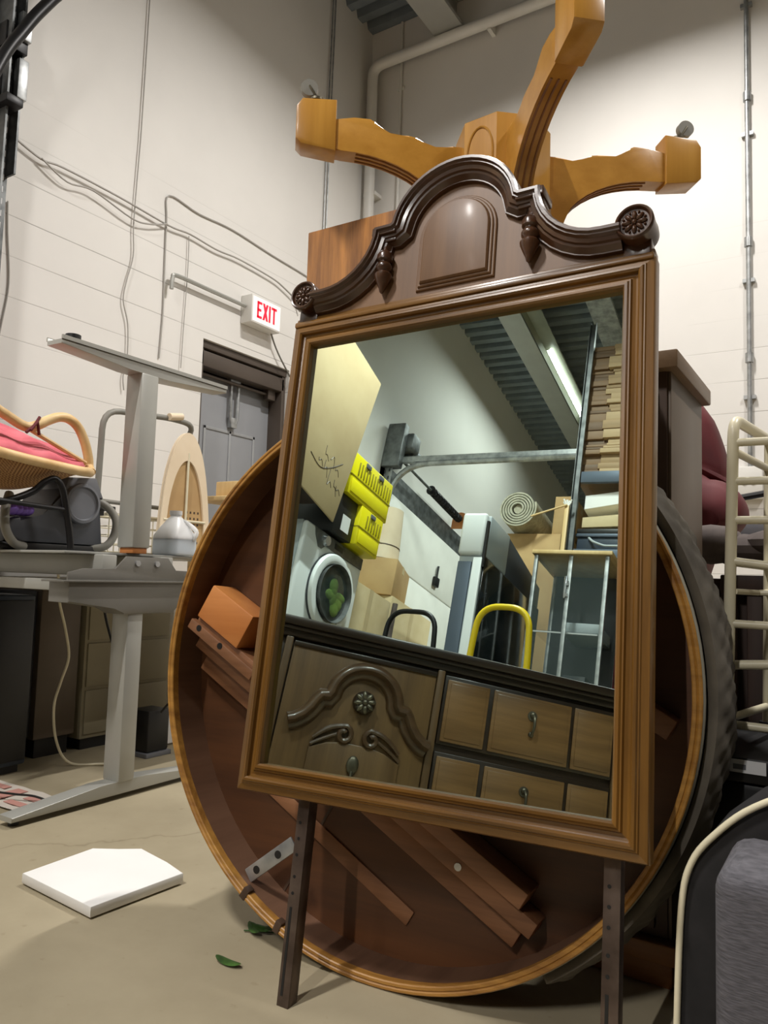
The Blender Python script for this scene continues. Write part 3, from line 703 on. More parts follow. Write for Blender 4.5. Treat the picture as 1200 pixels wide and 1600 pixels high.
top, bot = legprof()
for i, a in enumerate((219.5, 39.5, -48.5, 131.5)):
    mm = pm @ Matrix.Rotation(R(a), 4, 'Z') @ basis((0, 0, 0), (1, 0, 0), (0, 0, 1), (0, -1, 0))
    arm = [p for p in top[2:]]+bot[:-4]+[(.487, 1.985)]
    lg = part('leg', B().prism(arm, -.028, .028, mm, .004), M['oak'], pd)
    blk = [(.480, 1.978), (.575, 1.99), (.590, 2.005), (.590, 2.10), (.575, 2.122), (.480, 2.127)]
    part('foot', B().prism(blk, -.036, .036, mm, .006), M['oak_u'], lg)
    gr = B()
    for yy in (-.018, 0, .018):
        gr.tube([mm @ Vector((x, z-.0005, yy)) for x, z in bot[3:-5]], .003, 5)
    part('groove', gr, M['chest_b'], lg)
    ca = B(); c0 = mm @ Vector((.535, 2.125, 0)); dx = (mm.to_3x3() @ Vector((1, 0, 0)))*.022; side = mm.to_3x3() @ Vector((0, 0, 1))
    ca.cyl(c0, c0+Vector((0, 0, .016)), .012, 12).cyl(c0+Vector((0, 0, .01)), c0+Vector((0, 0, .016)), .020, 14)
    for s in (-1, 1): ca.tube([c0+Vector((0, 0, .014))+side*s*.013, c0+Vector((0, 0, .03))+side*s*.015+dx*.5, c0+Vector((0, 0, .047))+side*s*.013+dx], .0035, 6)
    cp = part('caster', ca, M['bronze'], pd)
    wc = c0+Vector((0, 0, .045))+dx
    part('wheel', B().cyl(wc-side*.009, wc+side*.009, .024, 22), M['rubber'], cp)
# red recliner
rd = thing('recliner', 'dark red overstuffed recliner showing past the right side of the chest', 'chair', (-.65, 2.7, 0))
XZ0 = basis((0, 0, 0), (1, 0, 0), (0, 0, 1), (0, -1, 0))
part('backrest', pillow([(-1.0, 1.12), (-.40, 1.12), (-.358, 1.15), (-.362, 1.20), (-.385, 1.29), (-.42, 1.37), (-.50, 1.42), (-.85, 1.42), (-.97, 1.32)], 2.42, 2.74), M['red'], rd)
part('seat_cushion', pillow([(-1.0, .62), (-.50, .62), (-.42, .84), (-.37, 1.0), (-.39, 1.09), (-.46, 1.13), (-.94, 1.13), (-1.0, 1.05)], 2.36, 2.66), M['red'], rd)
part('armrest', pillow([(-.48, .66), (-.41, .86), (-.36, .94), (-.315, .985), (-.292, 1.03), (-.305, 1.08), (-.34, 1.12), (-.39, 1.135), (-.46, 1.13)], 2.32, 2.58), M['red'], rd)
part('base', B().box((-1.0, 2.38, .06), (-.46, 2.95, .64), .05), M['red'], rd)
part('leg_frame', B().box((-.98, 2.42, 0), (-.46, 2.9, .06)), M['black'], rd)
# slatted panel, heap of cloth
sp = thing('slatted_panel', 'dark brown slatted wooden panel standing behind the cream rack', 'panel', (-.05, 2.22, 0))
part('backing', B().box((-.37, 2.242, 0), (.4, 2.252, .84)), M['slat'], sp)
part('rail', B().box((-.33, 2.195, .80), (.4, 2.24, .85), .004), M['slat'], sp); part('rail', B().box((-.33, 2.195, .0), (.4, 2.24, .06), .004), M['slat'], sp)
for i in range(12): part('slat', B().box((-.33+i*.062, 2.205, .06), (-.292+i*.062, 2.23, .80), .004), M['slat'], sp)
g = B(); random.seed(5)
for i in range(9):
    g.sphere((-.36+.075*i+random.uniform(-.02, .02), 2.20+random.uniform(-.03, .03), .915+random.uniform(0, .02)), 1, (.09, .085, .035+random.uniform(0, .02)), 14, Matrix.Identity(4))
hp_ = solo('clothes', g, M['cloth'], 'heap of grey brown clothes lying on the slatted panel beside the red recliner', 'clothes', (-.1, 2.24, .85))
st = thing('music_stand', 'black metal stand with two arms and a grey tray against the back wall at right', 'stand', (-.2, 3.5, 0))
part('pole', B().cyl((-.3, 3.5, .0), (-.3, 3.5, 1.2), .014, 10).cyl((-.3, 3.5, 0), (-.3, 3.5, .02), .16, 24), M['blackm'], st)
part('arm', B().tube([(-.47, 3.48, 1.185), (-.30, 3.49, 1.215), (-.12, 3.5, 1.25)], .014, 8), M['blackm'], st)
part('tray', B().box((-.48, 3.4, 1.02), (.1, 3.7, 1.10), .01, None), M['mgrey'], st)
part('tray_edge', B().box((-.48, 3.385, .985), (.1, 3.4, 1.015), .003), M['blackm'], st)
# black trunk with label
tk = thing('storage_case', 'black storage case with white label under the cream rack', 'case', (.02, 1.83, 0))
part('body', B().box((-.285, 1.668, .02), (.36, 2.10, .44), .012), M['black'], tk)
part('lid', B().box((-.292, 1.660, .44), (.367, 2.108, .492), .012), M['black'], tk)
part('label', B().box((-.235, 1.6565, .462), (-.170, 1.660, .486)), M['label'], tk)
part('label_print', B().box((-.228, 1.656, .468), (-.205, 1.6565, .478)), M['mgrey'], tk)
# cream tubular rack on the trunk
rk = thing('tube_rack', 'cream tubular metal rack at the right edge standing on the black storage case', 'rack', (0, 1.85, .492))
r0 = .0098
part('post', B().tube(bend([(-.245, 1.70, .50), (-.228, 1.70, 1.165), (-.19, 1.98, 1.165)], .04), r0*1.15, 12), M['ivory'], rk)
part('post', B().tube([(-.20, 1.98, .50), (-.19, 1.98, 1.165)], r0, 12), M['ivory'], rk)
part('post', B().tube(bend([(.36, 1.70, .50), (.36, 1.70, 1.165), (.36, 1.98, 1.165), (.36, 1.98, .50)], .04), r0*1.15, 12), M['ivory'], rk)
for z in (1.115, 1.035, .955, .745, .545): part('rung', B().tube([(-.231-(1.115-z)*.025, 1.70, z), (.36, 1.70, z-.005)], r0*.85, 10), M['ivory'], rk)
part('rung', B().tube([(-.236, 1.70, .872), (.36, 1.70, .80)], r0*.85, 10), M['ivory'], rk)
part('rung', B().tube([(-.24, 1.70, .662), (.36, 1.70, .715)], r0*.95, 10), M['ivory'], rk)
for z in (1.10, .87, .553): part('rung', B().tube([(-.232-(1.115-z)*.025, 1.70, z), (-.192-(1.115-z)*.012, 1.98, z-.003)], r0*.85, 10), M['ivory'], rk)
part('rung', B().tube([(-.20, 1.84, .808), (.36, 1.84, .808)], .006, 8), M['ivory'], rk)
part('rung', B().tube([(-.228, 1.70, .81), (-.20, 1.84, .808), (-.196, 1.98, .81)], .006, 8), M['ivory'], rk)
for x, y in ((-.245, 1.70), (-.20, 1.98), (.36, 1.70), (.36, 1.98)): part('foot_cap', B().cyl((x, y, .4925), (x, y, .515), .017, 14), M['black'], rk)
solo('tub', B().lathe([(.001, .80), (.10, .80), (.115, .90), (.135, 1.09), (.145, 1.095), (.145, 1.11), (.128, 1.105), (.11, .82), (.001, .815)], Matrix.Translation((-.035, 1.845, .022)) @ Matrix.Diagonal((.86, .86, 1, 1)), 36), M['ivory'], 'cream plastic tub held inside the top of the cream rack', 'tub', (-.035, 1.845, .822))
# black seat with cream piping and the grey cushions
bs = thing('upholstered_chair', 'black upholstered chair back with cream piping at lower right', 'chair', (0, 1.36, 0))
def rrect(x0, x1, z0, z1, r, n=6):
    out = []
    for cx, cz, a in ((x1-r, z1-r, 0), (x0+r, z1-r, 90), (x0+r, z0+r, 180), (x1-r, z0+r, 270)):
        out += [(cx+r*math.cos(R(a+90*i/n)), cz+r*math.sin(R(a+90*i/n))) for i in range(n+1)]
    return out
XZ = basis((0, 0, 0), (1, 0, 0), (0, 0, 1), (0, -1, 0))
sil = [(.45, .03), (.45, .60), (.10, .585), (-.06, .535), (-.15, .49), (-.205, .44), (-.24, .39), (-.255, .32), (-.262, .15), (-.262, .07), (-.25, .035), (-.23, .03)]
part('body', B().prism(sil, -1.46, -1.31, XZ, .012), M['black_f'], bs)
part('piping', B().tube(curve([(x, 1.305, z) for x, z in sil[1:]], 5), .0052, 10), M['ivory'], bs, label='cream piping')
part('foot', B().box((-.2, 1.32, 0), (.4, 1.45, .03)), M['black'], bs)
gc = thing('seat_cushion', 'dark grey woven cushion in front of the piped black chair back', 'cushion', (.1, 1.2, .0))
part('cover', B().box((-.178, 1.10, .03), (.42, 1.296, .455), .03, seg=4), M['grey_f'], gc)
part('base', B().box((-.15, 1.12, 0), (.4, 1.29, .03)), M['black'], gc)
cu = B().box((-.30, -.115, -.028), (.30, .115, .028), .026, basis((.185, 1.572, .622), (.978, 0, .21), (0, 1, 0), (-.21, 0, .978)), 4)
solo('cushion', cu, M['grey_f'], 'light grey cushion lying tilted behind the piped chair back', 'cushion', (.185, 1.55, .55))

# ================================================================== grey desk and what stands on it
dk = thing('standing_desk', 'grey steel sit-stand desk frame with one T-shaped leg', 'desk', (-2.3, 1.87, 0))
ft = B().prism([(1.47, .018), (1.47, .034), (1.80, .062), (1.99, .062), (2.33, .034), (2.33, .018)], -.035, .035, basis((-2.30, 0, 0), (0, 1, 0), (0, 0, 1), (1, 0, 0)), .003)
part('foot', ft, M['desk'], dk)
gl = B().cyl((-2.30, 1.50, 0), (-2.30, 1.50, .02), .016, 12).cyl((-2.30, 2.29, 0), (-2.30, 2.29, .02), .016, 12); part('glide', gl, M['black'], dk)
part('column', B().box((-2.345, 1.865, .06), (-2.258, 1.935, .67), .006), M['desk'], dk)
part('column_inner', B().box((-2.338, 1.872, .67), (-2.265, 1.928, .78), .004), M['deskd'], dk)
side = [(1.61, .70), (1.80, .68), (1.84, .655), (2.07, .655), (2.10, .69), (2.14, .70), (2.14, .775), (1.61, .775)]
YZ = basis((0, 0, 0), (0, 1, 0), (0, 0, 1), (1, 0, 0))
part('leg_housing', B().prism(side, -2.36, -2.25, YZ, .004), M['deskd'], dk)
sb = [(1.60, .772), (1.60, .80), (1.66, .815), (1.79, .815), (1.835, .862), (2.03, .862), (2.07, .815), (2.13, .815), (2.15, .80), (2.15, .772)]
br_ = part('side_bracket', B().prism(sb, -2.252, -2.246, YZ, .001).box((-2.36, 1.58, .768), (-2.235, 2.16, .775), .001), M['deskd'], dk)
bo = B()
for y in (1.885, 1.975): bo.cyl((-2.246, y, .838), (-2.240, y, .838), .011, 12)
part('bolt', bo, M['chrome'], br_)
for y in (1.77, 2.03): part('crossbeam', B().box((-3.535, y-.03, .79), (-2.253, y+.03, .865), .004), M['desk'], dk)
part('lower_rail', B().box((-3.5, 1.66, .735), (-2.40, 1.72, .775), .004), M['desk'], dk)
part('panel', B().box((-3.5, 1.62, .8655), (-2.30, 2.95, .874), .001), M['desk'], dk)
part('far_leg', B().box((-3.535, 1.74, 0), (-3.475, 2.1, .79), .004), M['deskd'], dk)
ul = thing('steel_stand', 'spare grey desk leg standing upside down on the desk frame, foot bar on top', 'stand', (-2.305, 1.92, .875))
part('column', B().box((-2.345, 1.868, .895), (-2.258, 1.948, 1.545), .006), M['desk'], ul)
part('end_plate', B().box((-2.338, 1.876, .8745), (-2.265, 1.94, .895), .002), M['slide_o'], ul, label='brown end block')
fb = B().prism([(1.53, 1.578), (1.53, 1.563), (1.82, 1.543), (2.0, 1.543), (2.31, 1.563), (2.31, 1.578)], -.04, .04, basis((-2.30, 0, 0), (0, 1, 0), (0, 0, 1), (1, 0, 0)), .002)
fb.box((-2.345, 1.53, 1.578), (-2.338, 2.31, 1.592)).box((-2.262, 1.53, 1.578), (-2.255, 2.31, 1.592))
part('foot_bar', fb, M['desk'], ul)
part('glide', B().cyl((-2.30, 1.60, 1.578), (-2.30, 1.60, 1.606), .012, 12).cyl((-2.30, 1.60, 1.602), (-2.30, 1.60, 1.614), .026, 20), M['black'], ul)
part('glide', B().cyl((-2.30, 2.22, 1.578), (-2.30, 2.22, 1.59), .024, 20), M['black'], ul)
# jug
jg = thing('plastic_jug', 'milky plastic jug half full on the desk beside the round table', 'jug', (-2.36, 2.16, .875))
def sq(r, z, c=(-2.36, 2.16), k=4): return [(c[0]+r*math.copysign(abs(math.cos(t))**(2/k), math.cos(t)), c[1]+r*math.copysign(abs(math.sin(t))**(2/k), math.sin(t)), z) for t in [2*math.pi*i/32 for i in range(32)]]
part('liquid', B().loops([sq(.066, .876), sq(.0715, .882), sq(.0715, .94)], caps=True), M['liquid'], jg)
part('body', B().loops([sq(.0715, .94), sq(.070, .955), sq(.052, .99, k=3), sq(.030, 1.025, k=2), sq(.022, 1.032, k=2), sq(.022, 1.04, k=2)], caps=True), M['jug'], jg)
part('cap', B().cyl((-2.36, 2.16, 1.04), (-2.36, 2.16, 1.056), .025, 20), M['label'], jg)
part('handle', B().tube(curve([(-2.30, 2.19, .93), (-2.285, 2.205, .97), (-2.31, 2.19, 1.0), (-2.345, 2.17, 1.02)], 5), .009, 8), M['jug'], jg)
solo('bottle_cap', B().lathe([(.018, 0), (.02, .004), (.02, .03), (.014, .034), (.001, .034)], Matrix.Translation((-2.43, 2.29, .875)), 18), M['label'], 'small white cap standing behind the milky jug', 'cap', (-2.43, 2.29, .875))
# hand cart handle behind
hc = thing('hand_cart', 'grey tube cart handle standing behind the upturned desk leg', 'cart', (-2.95, 2.45, .875))
part('handle', B().tube(bend([(-2.92, 2.20, .89), (-2.90, 2.195, 1.53), (-2.90, 2.60, 1.565), (-2.90, 2.76, 1.555), (-2.96, 2.69, 1.42), (-2.96, 2.69, .89)], .09), .014, 12), M['rubber'], hc)
part('crossbar', B().cyl((-2.92, 2.20, 1.12), (-2.96, 2.69, 1.12), .010, 8), M['rubber'], hc)
part('clamp', B().box((-2.95, 2.15, 1.075), (-2.87, 2.27, 1.095), .004).box((-2.93, 2.185, 1.05), (-2.89, 2.225, 1.12), .004), M['black'], hc)
for a, c in (((-2.88, 2.33, 1.50), (-2.88, 2.43, 1.53)), ((-2.88, 2.56, 1.565), (-2.88, 2.64, 1.58))): part('grip', B().tube([a, c], .018, 12), M['shade'], hc)
part('deck', B().box((-3.13, 2.15, .875), (-2.885, 2.72, .889), .004), M['blackm'], hc)
# ironing board on end
ib = thing('ironing_board', 'cream ironing board standing on end, underside facing out, by the grey door', 'ironing board', (-2.86, 2.69, .875))
ol = [(2.50, .884), (2.525, 1.2), (2.56, 1.36), (2.60, 1.45), (2.645, 1.495), (2.69, 1.495), (2.735, 1.45), (2.775, 1.36), (2.81, 1.2), (2.85, .884)]
sm = [(p.x, p.y) for p in curve([(a, c, 0) for a, c in ol], 4)]
sc_ = lambda k, z0: [(2.675+(a-2.675)*k, z0+(c-z0)*k) for a, c in sm]
part('cover', B().prism(sm, -2.872, -2.86, YZ, .003), M['shade'], ib)
inn = sc_(.80, .80)
bd = B(); bd.loops([[(-2.858, a, c) for a, c in sm], [(-2.848, a, c) for a, c in sm], [(-2.848, a, c) for a, c in inn], [(-2.859, a, c) for a, c in inn]], closed=True)
part('rim', bd, M['shade'], ib)
part('board', B().prism(inn, -2.8605, -2.8585, YZ), M['card'], ib)
hl = B()
for i in range(6):
    for j in range(4): hl.box((-2.8586, 2.68+j*.025, .95+i*.03), (-2.858, 2.69+j*.025, .961+i*.03))
hd = part('hole_grid', hl, M['chest'], ib); hd['kind'] = 'stuff'
part('leg_tube', B().tube([(-2.85, 2.67, .884), (-2.85, 2.672, 1.40)], .006, 8).tube([(-2.85, 2.53, 1.06), (-2.85, 2.80, 1.06)], .006, 8).tube([(-2.85, 2.60, 1.06), (-2.85, 2.60, .884)], .006, 8), M['ivory'], ib)
# wire basket
wb = thing('wire_basket', 'cream wire basket behind the upturned desk leg', 'basket', (-2.98, 2.40, .876))
wg = B()
for i in range(11): wg.tube([(-2.95, 2.30+i*.032, .895), (-2.95, 2.30+i*.032, 1.06)], .003, 5)
for z in (.8935, .93, .97, 1.01): wg.tube([(-2.95, 2.29, z), (-2.95, 2.63, z), (-3.12, 2.63, z), (-3.12, 2.29, z)], .003, 5, True)
part('mesh', wg, M['ivory'], wb)
part('rim', B().tube([(-2.95, 2.285, 1.065), (-2.95, 2.635, 1.065), (-3.12, 2.635, 1.065), (-3.12, 2.285, 1.065)], .008, 8, True), M['ivory'], wb)
# light wood stool bits near the door
sw = thing('wooden_stool', 'light wooden stool frame beyond the ironing board, beside the grey door', 'stool', (-3.02, 3.2, 0))
part('seat', B().box((-3.17, 3.0, 1.20), (-2.87, 3.42, 1.225), .004), M['pale'], sw)
for x, y in ((-3.15, 3.02), (-2.89, 3.02), (-3.15, 3.40), (-2.89, 3.40)): part('leg', B().box((x-.02, y-.02, 0), (x+.02, y+.02, 1.20), .004), M['pale'], sw)
for z in (1.06, .9): part('stretcher', B().box((-2.90, 3.0, z), (-2.88, 3.42, z+.04), .003), M['pale'], sw)
part('brace', B().tube([(-2.87, 3.0, 1.21), (-2.87, 3.2, 1.02)], .012, 8), M['pale'], sw)
solo('wooden_box', B().box((-3.10, 3.12, 1.2255), (-2.92, 3.38, 1.32), .006), M['pale'], 'small pale wooden box on the stool beside the grey door', 'box', (-3.0, 3.25, 1.2255))
# carpet cleaner
vc = thing('carpet_cleaner', 'dark grey carpet cleaner with round side wheel under the rattan chair', 'cleaner', (-2.72, 1.85, .875))
part('body', B().prism([(1.62, .905), (1.62, .985), (1.68, 1.0), (1.78, 1.0), (1.86, 1.13), (2.0, 1.15), (2.03, 1.08), (2.05, .905)], -2.90, -2.66, YZ, .015), M['dgrey'], vc)
part('hood', B().prism([(1.85, 1.10), (1.87, 1.172), (2.0, 1.182), (2.04, 1.10)], -2.88, -2.655, YZ, .012), M['mgrey'], vc)
wh = B().lathe([(.078, 0), (.082, .012), (.078, .024), (.067, .026), (.062, .018), (.001, .016)], basis((-2.66, 1.93, 1.07), (0, 1, 0), (0, 0, 1), (1, 0, 0)), 36)
part('wheel', wh, M['mgrey'], vc)
part('hose', B().tube(curve([(-2.70, 2.0, 1.10), (-2.66, 2.05, 1.075), (-2.64, 2.09, 1.02), (-2.64, 2.085, .95), (-2.65, 2.05, .905), (-2.68, 2.0, .895)], 6), .016, 10), M['rubber'], vc)
part('hose', B().tube(curve([(-2.66, 1.63, 1.08), (-2.63, 1.60, 1.02), (-2.62, 1.60, .95), (-2.63, 1.64, .90), (-2.66, 1.70, .89)], 6), .016, 10), M['rubber'], vc)
part('base', B().box((-2.92, 1.60, .875), (-2.66, 2.03, .905), .008), M['black'], vc)
pg = B(); random.seed(3)
for i in range(4): pg.sphere((-2.70, 1.66+i*.02, 1.027), 1, (.045, .03, .024), 12)
solo('purple_bag', pg, flat('purple_plastic', rgb(128, 96, 190), .4), 'crumpled purple bag on top of the dark carpet cleaner', 'bag', (-2.70, 1.73, 1.0015))
# rattan chair on a black tube stand
rc = thing('rattan_chair', 'rattan chair with pink cushion at the left edge', 'chair', (-2.68, 1.6, .875))
zt = lambda x: 1.222-(x-1.54)*.07
front = [(-2.50, 1.20, 1.225), (-2.50, 1.41, 1.212), (-2.52, 1.499, 1.206), (-2.52, 1.595, 1.196), (-2.52, 1.697, 1.189), (-2.52, 1.805, 1.182), (-2.53, 1.861, 1.183), (-2.57, 1.90, 1.188)]
arm = [(-2.57, 1.905, 1.190), (-2.60, 1.916, 1.215), (-2.60, 1.910, 1.252), (-2.60, 1.889, 1.311), (-2.60, 1.856, 1.362), (-2.60, 1.814, 1.387), (-2.60, 1.770, 1.386), (-2.60, 1.725, 1.365), (-2.60, 1.687, 1.341), (-2.60, 1.650, 1.326), (-2.60, 1.617, 1.330), (-2.60, 1.573, 1.348), (-2.60, 1.536, 1.363), (-2.60, 1.46, 1.39), (-2.62, 1.25, 1.43)]
part('rim', B().tube(curve(front, 6), .0185, 12), M['rattan'], rc)
part('arm', B().tube(curve(arm, 6), .0185, 12), M['rattan'], rc)
part('rim', B().tube(curve([(-2.57, 1.90, 1.19), (-2.72, 2.0, 1.225), (-2.9, 2.06, 1.27), (-3.05, 1.95, 1.31), (-3.1, 1.6, 1.36), (-3.1, 1.25, 1.38)], 6), .0185, 12), M['rattan'], rc)
part('brace', B().tube([(-2.60, 1.65, 1.320), (-2.585, 1.888, 1.225)], .009, 8), M['rattan'], rc)
part('binding', B().tube([(-2.575, 1.625, 1.30), (-2.575, 1.655, 1.33), (-2.60, 1.69, 1.37)], .006, 6).tube([(-2.57, 1.64, 1.31), (-2.572, 1.665, 1.345), (-2.58, 1.68, 1.30)], .006, 6), M['red'], rc, label='red tie')
sh = []
for i in range(11):
    a = i/10; row = []
    for j in range(29):
        q_ = j/28; ye = 1.86+.17*a-.0*a; y = 1.20+(ye-1.20)*q_
        e = 1 if q_ < .55 else math.cos((q_-.55)/.45*math.pi/2)**.8
        zz = 1.225-(y-1.2)*.065+a*.13
        row.append((-2.52-.52*a, y, zz-.125*math.sin(min(1, a*1.15)*math.pi)**.7*e-.05*a*e))
    sh.append(row)
sb_ = B(); sb_.loops(sh, closed=False)
m, nt, b = nodes('woven_rattan'); L = nt.links.new
tc = nt.nodes.new('ShaderNodeTexCoord'); wv = nt.nodes.new('ShaderNodeTexChecker'); wv.inputs['Scale'].default_value = 150; wv.inputs['Color1'].default_value = rgb(196,152,96); wv.inputs['Color2'].default_value = rgb(136,92,52)
L(tc.outputs['Object'], wv.inputs['Vector']); L(wv.outputs['Color'], b.inputs['Base Color']); setp(b, .6)
bp = nt.nodes.new('ShaderNodeBump'); bp.inputs['Strength'].default_value = .5; L(wv.outputs['Fac'], bp.inputs['Height']); L(bp.outputs[0], b.inputs['Normal'])
so = part('woven_seat', sb_, m, rc); md = so.modifiers.new('t', 'SOLIDIFY'); md.thickness = .008
cs = []
for i in range(11):
    a = i/10; cs.append([(-2.54-.42*a, 1.20+(.655+.20*a)*j/28, 1.24-(.655+.2*a)*j/28*.055+.20*a**.8*(1-.45*(j/28)**3)+.006*math.sin(j*.9+a*5)+.012*math.sin(a*math.pi)) for j in range(29)])
cb = B(); cb.loops(cs, closed=False); co_ = part('cushion', cb, M['pink'], rc); md = co_.modifiers.new('t', 'SOLIDIFY'); md.thickness = .03
fr = B().tube(curve([(-2.52, 1.80, .886), (-2.52, 1.789, .951), (-2.52, 1.773, 1.021), (-2.52, 1.751, 1.103), (-2.53, 1.726, 1.140), (-2.54, 1.69, 1.125), (-2.55, 1.653, 1.088), (-2.56, 1.581, 1.052), (-2.58, 1.512, 1.035), (-2.60, 1.3, 1.025)], 6), .0125, 10)
fr.tube([(-2.52, 1.77, 1.029), (-2.54, 1.65, 1.036), (-2.55, 1.53, 1.043), (-2.56, 1.3, 1.05)], .009, 8)
part('stand', fr, M['blackm'], rc)
part('stand', B().tube(curve([(-3.0, 1.80, .886), (-3.0, 1.77, 1.02), (-2.97, 1.72, 1.13), (-2.93, 1.5, 1.07), (-2.9, 1.3, 1.06)], 6), .0125, 10), M['blackm'], rc)
part('stand_leg', B().tube([(-2.56, 1.32, 1.05), (-2.52, 1.28, .876)], .0125, 10), M['blackm'], rc)
# under the desk
fc = thing('filing_cabinet', 'beige filing cabinet under the grey desk beside the wall', 'cabinet', (-3.2, 2.5, 0))
part('body', B().box((-3.46, 2.24, .05), (-2.99, 2.74, .70), .006), M['beige'], fc)
part('base', B().box((-3.44, 2.26, 0), (-3.01, 2.72, .05)), M['black'], fc)
for z in (.07, .28, .49): part('drawer', B().box((-2.99, 2.255, z), (-2.982, 2.725, z+.195), .003), M['beige'], fc)
bc = thing('steel_cabinet', 'brown grey steel cabinet left of the beige filing cabinet under the desk', 'cabinet', (-3.2, 2.05, 0))
part('body', B().box((-3.46, 2.02, .08), (-3.0, 2.22, .72), .006), M['brown_st'], bc); part('side_panel', B().box((-3.44, 2.008, .09), (-3.03, 2.02, .71), .003), M['dgrey'], bc)
part('base', B().box((-3.44, 2.04, 0), (-3.02, 2.20, .08)), M['black'], bc)
bx = thing('computer_case', 'black computer case at the left edge under the desk', 'computer', (-3.1, 1.8, 0))
part('case', B().box((-3.42, 1.62, .03), (-2.86, 1.90, .70), .01), M['bin'], bx); part('front_panel', B().box((-2.86, 1.63, .05), (-2.85, 1.89, .68), .004), M['black'], bx)
part('foot', B().box((-3.4, 1.64, 0), (-2.88, 1.88, .03)), M['black'], bx)
solo('white_board', B().box((-2.80, 2.56, .01), (-2.775, 2.90, .66), .003), M['foam'], 'white board standing upright behind the desk leg beside the round table', 'board', (-2.79, 2.73, .01))
pw = thing('power_adapter', 'black power adapter with cable on the floor behind the desk leg', 'adapter', (-2.72, 2.40, 0))
part('case', B().box((-2.78, 2.34, .02), (-2.66, 2.46, .20), .008), M['black'], pw); part('foot', B().box((-2.79, 2.33, 0), (-2.65, 2.47, .02), .003), M['mgrey'], pw)
solo('cord', B().tube(curve([(-2.652, 2.40, .19), (-2.60, 2.42, .24), (-2.57, 2.45, .16), (-2.55, 2.50, .06), (-2.5, 2.58, .008), (-2.38, 2.64, .006)], 6), .005, 6), M['black'], 'black cord curling from the adapter across the floor to the round table', 'cord', (-2.5, 2.55, .006))
solo('cord', B().tube(curve([(-2.85, 1.985, .785), (-2.85, 2.0, .67), (-2.85, 2.035, .56), (-2.85, 2.06, .44), (-2.85, 2.03, .34), (-2.85, 2.005, .24), (-2.84, 2.02, .10), (-2.80, 2.06, .012), (-2.7, 2.14, .008), (-2.62, 2.2, .008)], 6), .0055, 8), M['ivory'], 'cream cord hanging from the desk down to the floor', 'cord', (-2.85, 2.05, .008))
solo('cord', B().tube(curve([(-2.55, 1.96, .77), (-2.55, 2.0, .62), (-2.53, 2.03, .50), (-2.50, 2.04, .40)], 5), .005, 6), M['black'], 'black cord hanging under the desk beside the T-shaped leg', 'cord', (-2.5, 2.04, .4))
# things on the floor
fo = B(); pts = [(-1.855, 1.245), (-1.548, 1.220), (-1.530, 1.49), (-1.62, 1.515), (-1.755, 1.545), (-1.80, 1.50), (-1.865, 1.465)]
fo.prism([(x, y) for x, y in pts], .004, .030, None, .003)
solo('foam_sheet', fo, M['foam'], 'broken white foam sheet lying on the concrete floor', 'foam', (-1.7, 1.38, .004))
solo('leaf', B().loops([[(-1.148+.035*math.cos(t)*1.0, 1.258+.012*math.sin(t), .004+.006*math.cos(t)**2) for t in [2*math.pi*i/16 for i in range(16)]], [(-1.148, 1.258, .006)]*16]), M['leaf'], 'small green leaf alone on the floor left of the steel leg', 'leaf', (-1.13, 1.265, .003))
lf = thing('leaf_sprig', 'sprig of green leaves on the floor below the table rim', 'leaves', (-1.19, 1.40, 0))
for i in range(4):
    a = R(-30+i*28); c = Vector((-1.20+i*.016, 1.395+.008*i, .012)); ring_ = []
    for k in range(14):
        t = 2*math.pi*k/14; x = .032*math.cos(t); y = .010*math.sin(t)
        ring_.append((c.x+x*math.cos(a)-y*math.sin(a), c.y+x*math.sin(a)+y*math.cos(a), .006+.008*math.cos(t)**2+i*.003))
    q = B(); q.loops([ring_, [tuple(c)]*14]); part('leaf', q, M['leaf'], lf)
part('stem', B().tube([(-1.22, 1.385, .004), (-1.14, 1.42, .006)], .0018, 6), M['leaf'], lf)
fl = thing('flyer', 'crumpled pale flyer with pink red print on the floor at the left edge', 'paper', (-2.55, 1.68, 0))
sh = [[(-2.85+i*.055, 1.57+j*.045, .004+.006*abs(math.sin(i*1.7+j*.9))) for i in range(10)] for j in range(5)]
q = B(); q.loops(sh, closed=False); part('sheet', q, M['paper'], fl)
q = B()
for x0, x1, y0, y1 in ((-2.80, -2.66, 1.60, 1.66), (-2.62, -2.56, 1.60, 1.72), (-2.52, -2.42, 1.60, 1.63), (-2.50, -2.40, 1.66, 1.70), (-2.74, -2.66, 1.69, 1.72)): q.box((x0, y0, .0105), (x1, y1, .012))
part('print', q, M['paper_r'], fl)
solo('cord', B().tube(curve([(-2.6, 1.60, .032), (-2.5, 1.63, .032), (-2.43, 1.66, .030), (-2.36, 1.70, .006), (-2.33, 1.72, .005)], 5), .004, 6), M['black'], 'short black cord lying over the pale flyer', 'cord', (-2.45, 1.66, .006))
# ================================================================== seen in the mirror: carved dresser
DM = basis((-1.664, .484, 0), (.775, -.632, 0), (.632, .775, 0), (0, 0, 1))
ds = thing('dresser', 'long carved walnut dresser facing the mirror, reflected along its lower part', 'dresser', mx=DM)
S0, S1 = -.10, 1.36
part('carcass', B().box((S0, -.50, .10), (S1, -.012, .862), .003), M['dr_o'], ds, True)
part('plinth', B().box((S0-.01, -.50, 0), (S1+.01, .004, .10), .006), M['dr_o'], ds, True)
tp = B().box((S0-.03, -.50, .898), (S1+.03, .030, .93), .008).box((S0-.015, -.50, .862), (S1+.015, .008, .898), .006).box((S0-.02, -.5, .884), (S1+.02, .02, .898), .004)
part('top', tp, M['dr_o'], ds, True)
for s in (.037, .583, 1.262):
    part('stile', B().box((s-.013, -.012, .10), (s+.013, .006, .862), .004), M['dr_v'], ds, True)
cl = B(); cm = Matrix.Translation((-.03, -.002, 0))
